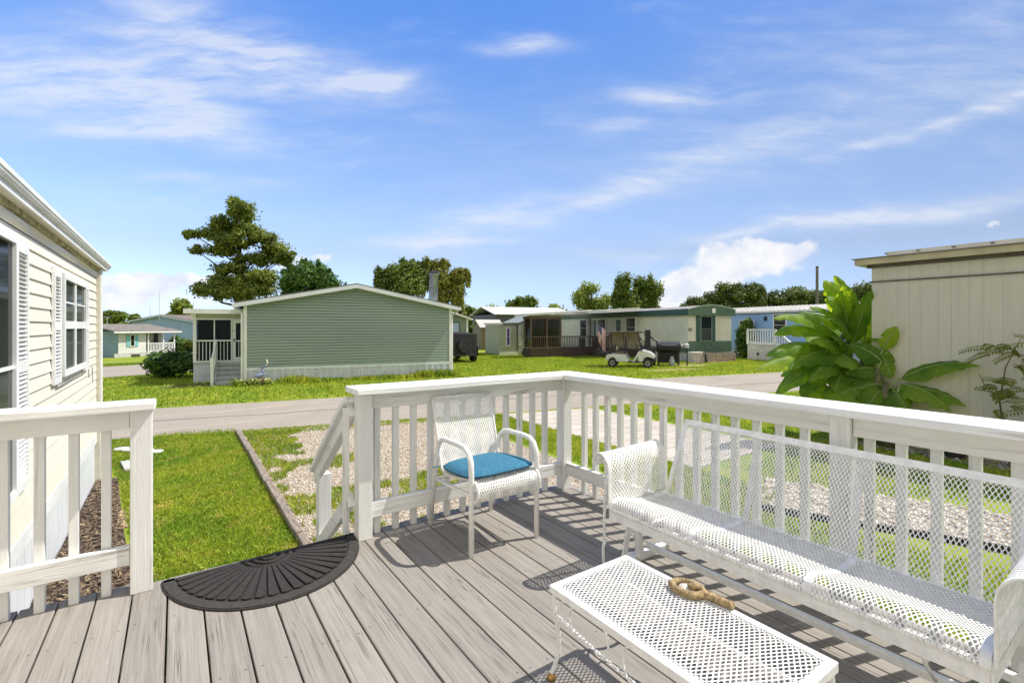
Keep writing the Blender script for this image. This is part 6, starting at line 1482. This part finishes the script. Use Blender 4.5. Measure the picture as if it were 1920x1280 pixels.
for lab, loc, sel in (('tall clump of banana plants with big backlit leaves at the corner of the beige building', Vector((10.95, 4.05, 0)), lambda l: l[0][1] >= 3.5),
                      ('shorter banana plant with long drooping leaves against the beige building wall', Vector((10.22, 3.22, 0)), lambda l: l[0][1] < 3.5)):
    t = thing('banana_plant', lab, 'banana plant', tuple(loc))
    stems = [(0, 0, 2.25), (-.22, .08, 1.85), (-.5, .0, 1.35), (.1, -.22, 1.7)] if loc.x > 10.5 else [(0, 0, 1.15), (.1, .15, 1.4), (.0, -.15, .95)]
    tops = []
    for sx, sy, h in stems:
        b = MB(); b.tube([(sx*.7, sy*.7, 0), (sx*.85, sy*.85, h*.5), (sx, sy, h)], [.10, .08, .04], 10); b.build('stem', PSTEM, t, smooth=True); tops.append(Vector((sx, sy, h)))
    for q, l in enumerate(LEAVES):
        if not sel(l): continue
        o = banana_leaf(t, *l, 100+q, loc); p0 = Vector(l[0])-loc; nt_ = min(tops, key=lambda v: (v-p0).length+max(0, v.z-p0.z)*2)
        s0 = Vector((nt_.x, nt_.y, min(nt_.z, max(.2, p0.z-.25))))
        one(lambda b: b.tube([s0, (s0+p0)/2+Vector((0, 0, .04)), p0], [.03, .02, .014], 6), 'stalk', RIB, o, smooth=True)
    b = MB(); r_ = random.Random(5)
    for q in range(14):
        a = r_.uniform(0, 6.28); s_ = r_.choice(stems); p0 = Vector((s_[0], s_[1], s_[2]*r_.uniform(.4, .8))); p1 = p0+Vector((math.cos(a)*.12-.03, math.sin(a)*.12, -r_.uniform(.3, .6)))
        b.add([p0+Vector((.03, 0, 0)), p0-Vector((.03, 0, 0)), p1-Vector((.02, .02, 0)), p1+Vector((.03, .02, 0))], [(0,1,2,3)])
    b.build('dry_leaf', DRY, t)
t = thing('plant_pot', 'round black plant pot half hidden under the drooping banana leaf', 'plant pot', (10.25, 2.3, .0))
one(lambda b: b.lathe([(.12, 0), (.16, .3), (.17, .31), (.17, .35), (.14, .35), (.13, .28), (.02, .28)], (0, 0, 0), 16), 'pot', BLACK, t)
one(lambda b: b.lathe([(.02, .27), (.13, .285), (.02, .30)], (0, 0, 0), 12), 'soil', mat('dark_soil', (.06, .045, .03)), t)
# feathery shrub at the right edge
t = thing('feathery_shrub', 'olive green shrub with feathery compound leaves before the beige wall at the right edge', 'shrub', (10.2, 1.66, 0))
FEA = mat_leaf('feathery_leaves', (.10, .13, .02), (.22, .24, .04), .4, 5, island=.5, tcol=(2.2, 1.7, .7))
rel = Vector((10.2, 1.66, 0)); r_ = random.Random(9)
main = [Vector((0, 0, 0)), Vector((.03, .08, .5)), Vector((.0, .12, 1.0)), Vector((.02, .06, 1.5)), Vector((.04, -.1, 1.95))]
one(lambda b: [b.tube(main, [.02, .016, .012, .008, .004], 6), b.tube([main[2], Vector((.0, .3, 1.25)), Vector((.0, .35, 1.4))], [.008, .006, .003], 5), b.tube([Vector((0, -.3, 0)), Vector((0, -.25, .9)), Vector((.03, -.2, 1.7))], [.012, .01, .004], 5)], 'stem', mat('olive_stem', (.12, .10, .05), .7, 9, .1), t)
fr = []
for q in range(46):
    bz = r_.uniform(.85, 1.9); by = r_.uniform(-.3, .2) if bz < 1.3 or bz > 1.5 else r_.uniform(-.35, .1); a = r_.uniform(-1.0, 1.0)
    fr.append((Vector((r_.uniform(-.04, .04), by, bz)), Vector((-.15+r_.uniform(-.12, .12), by+math.sin(a)*.34+.16*(1 if r_.random() < .6 else -1), bz+r_.uniform(-.18, .14)))))
for p0, p1 in fr:
    b = MB(); L = (p1-p0).length; ctl = (p0+p1)/2+Vector((0, 0, .07)); pr = []
    for i in range(13):
        s = i/12; p = p0*(1-s)**2+ctl*2*s*(1-s)+p1*s*s; pr.append(p)
        if i < 2: continue
        tg = (p1-p0).normalized(); sd = tg.cross(Vector((-.5, -.3, .8))).normalized(); up = sd.cross(tg)
        for s_ in (-1, 1):
            ll = .074*(1-.5*abs(s-.5)); q1 = p+sd*s_*ll+tg*.018-Vector((0, 0, .012)); wv = tg*.014
            b.add([p-wv*.3, (p+q1)/2-wv, q1, (p+q1)/2+wv], [(0,1,2,3)])
    b.tube(pr, .0022, 4); b.build('frond', FEA, t, fix=False)
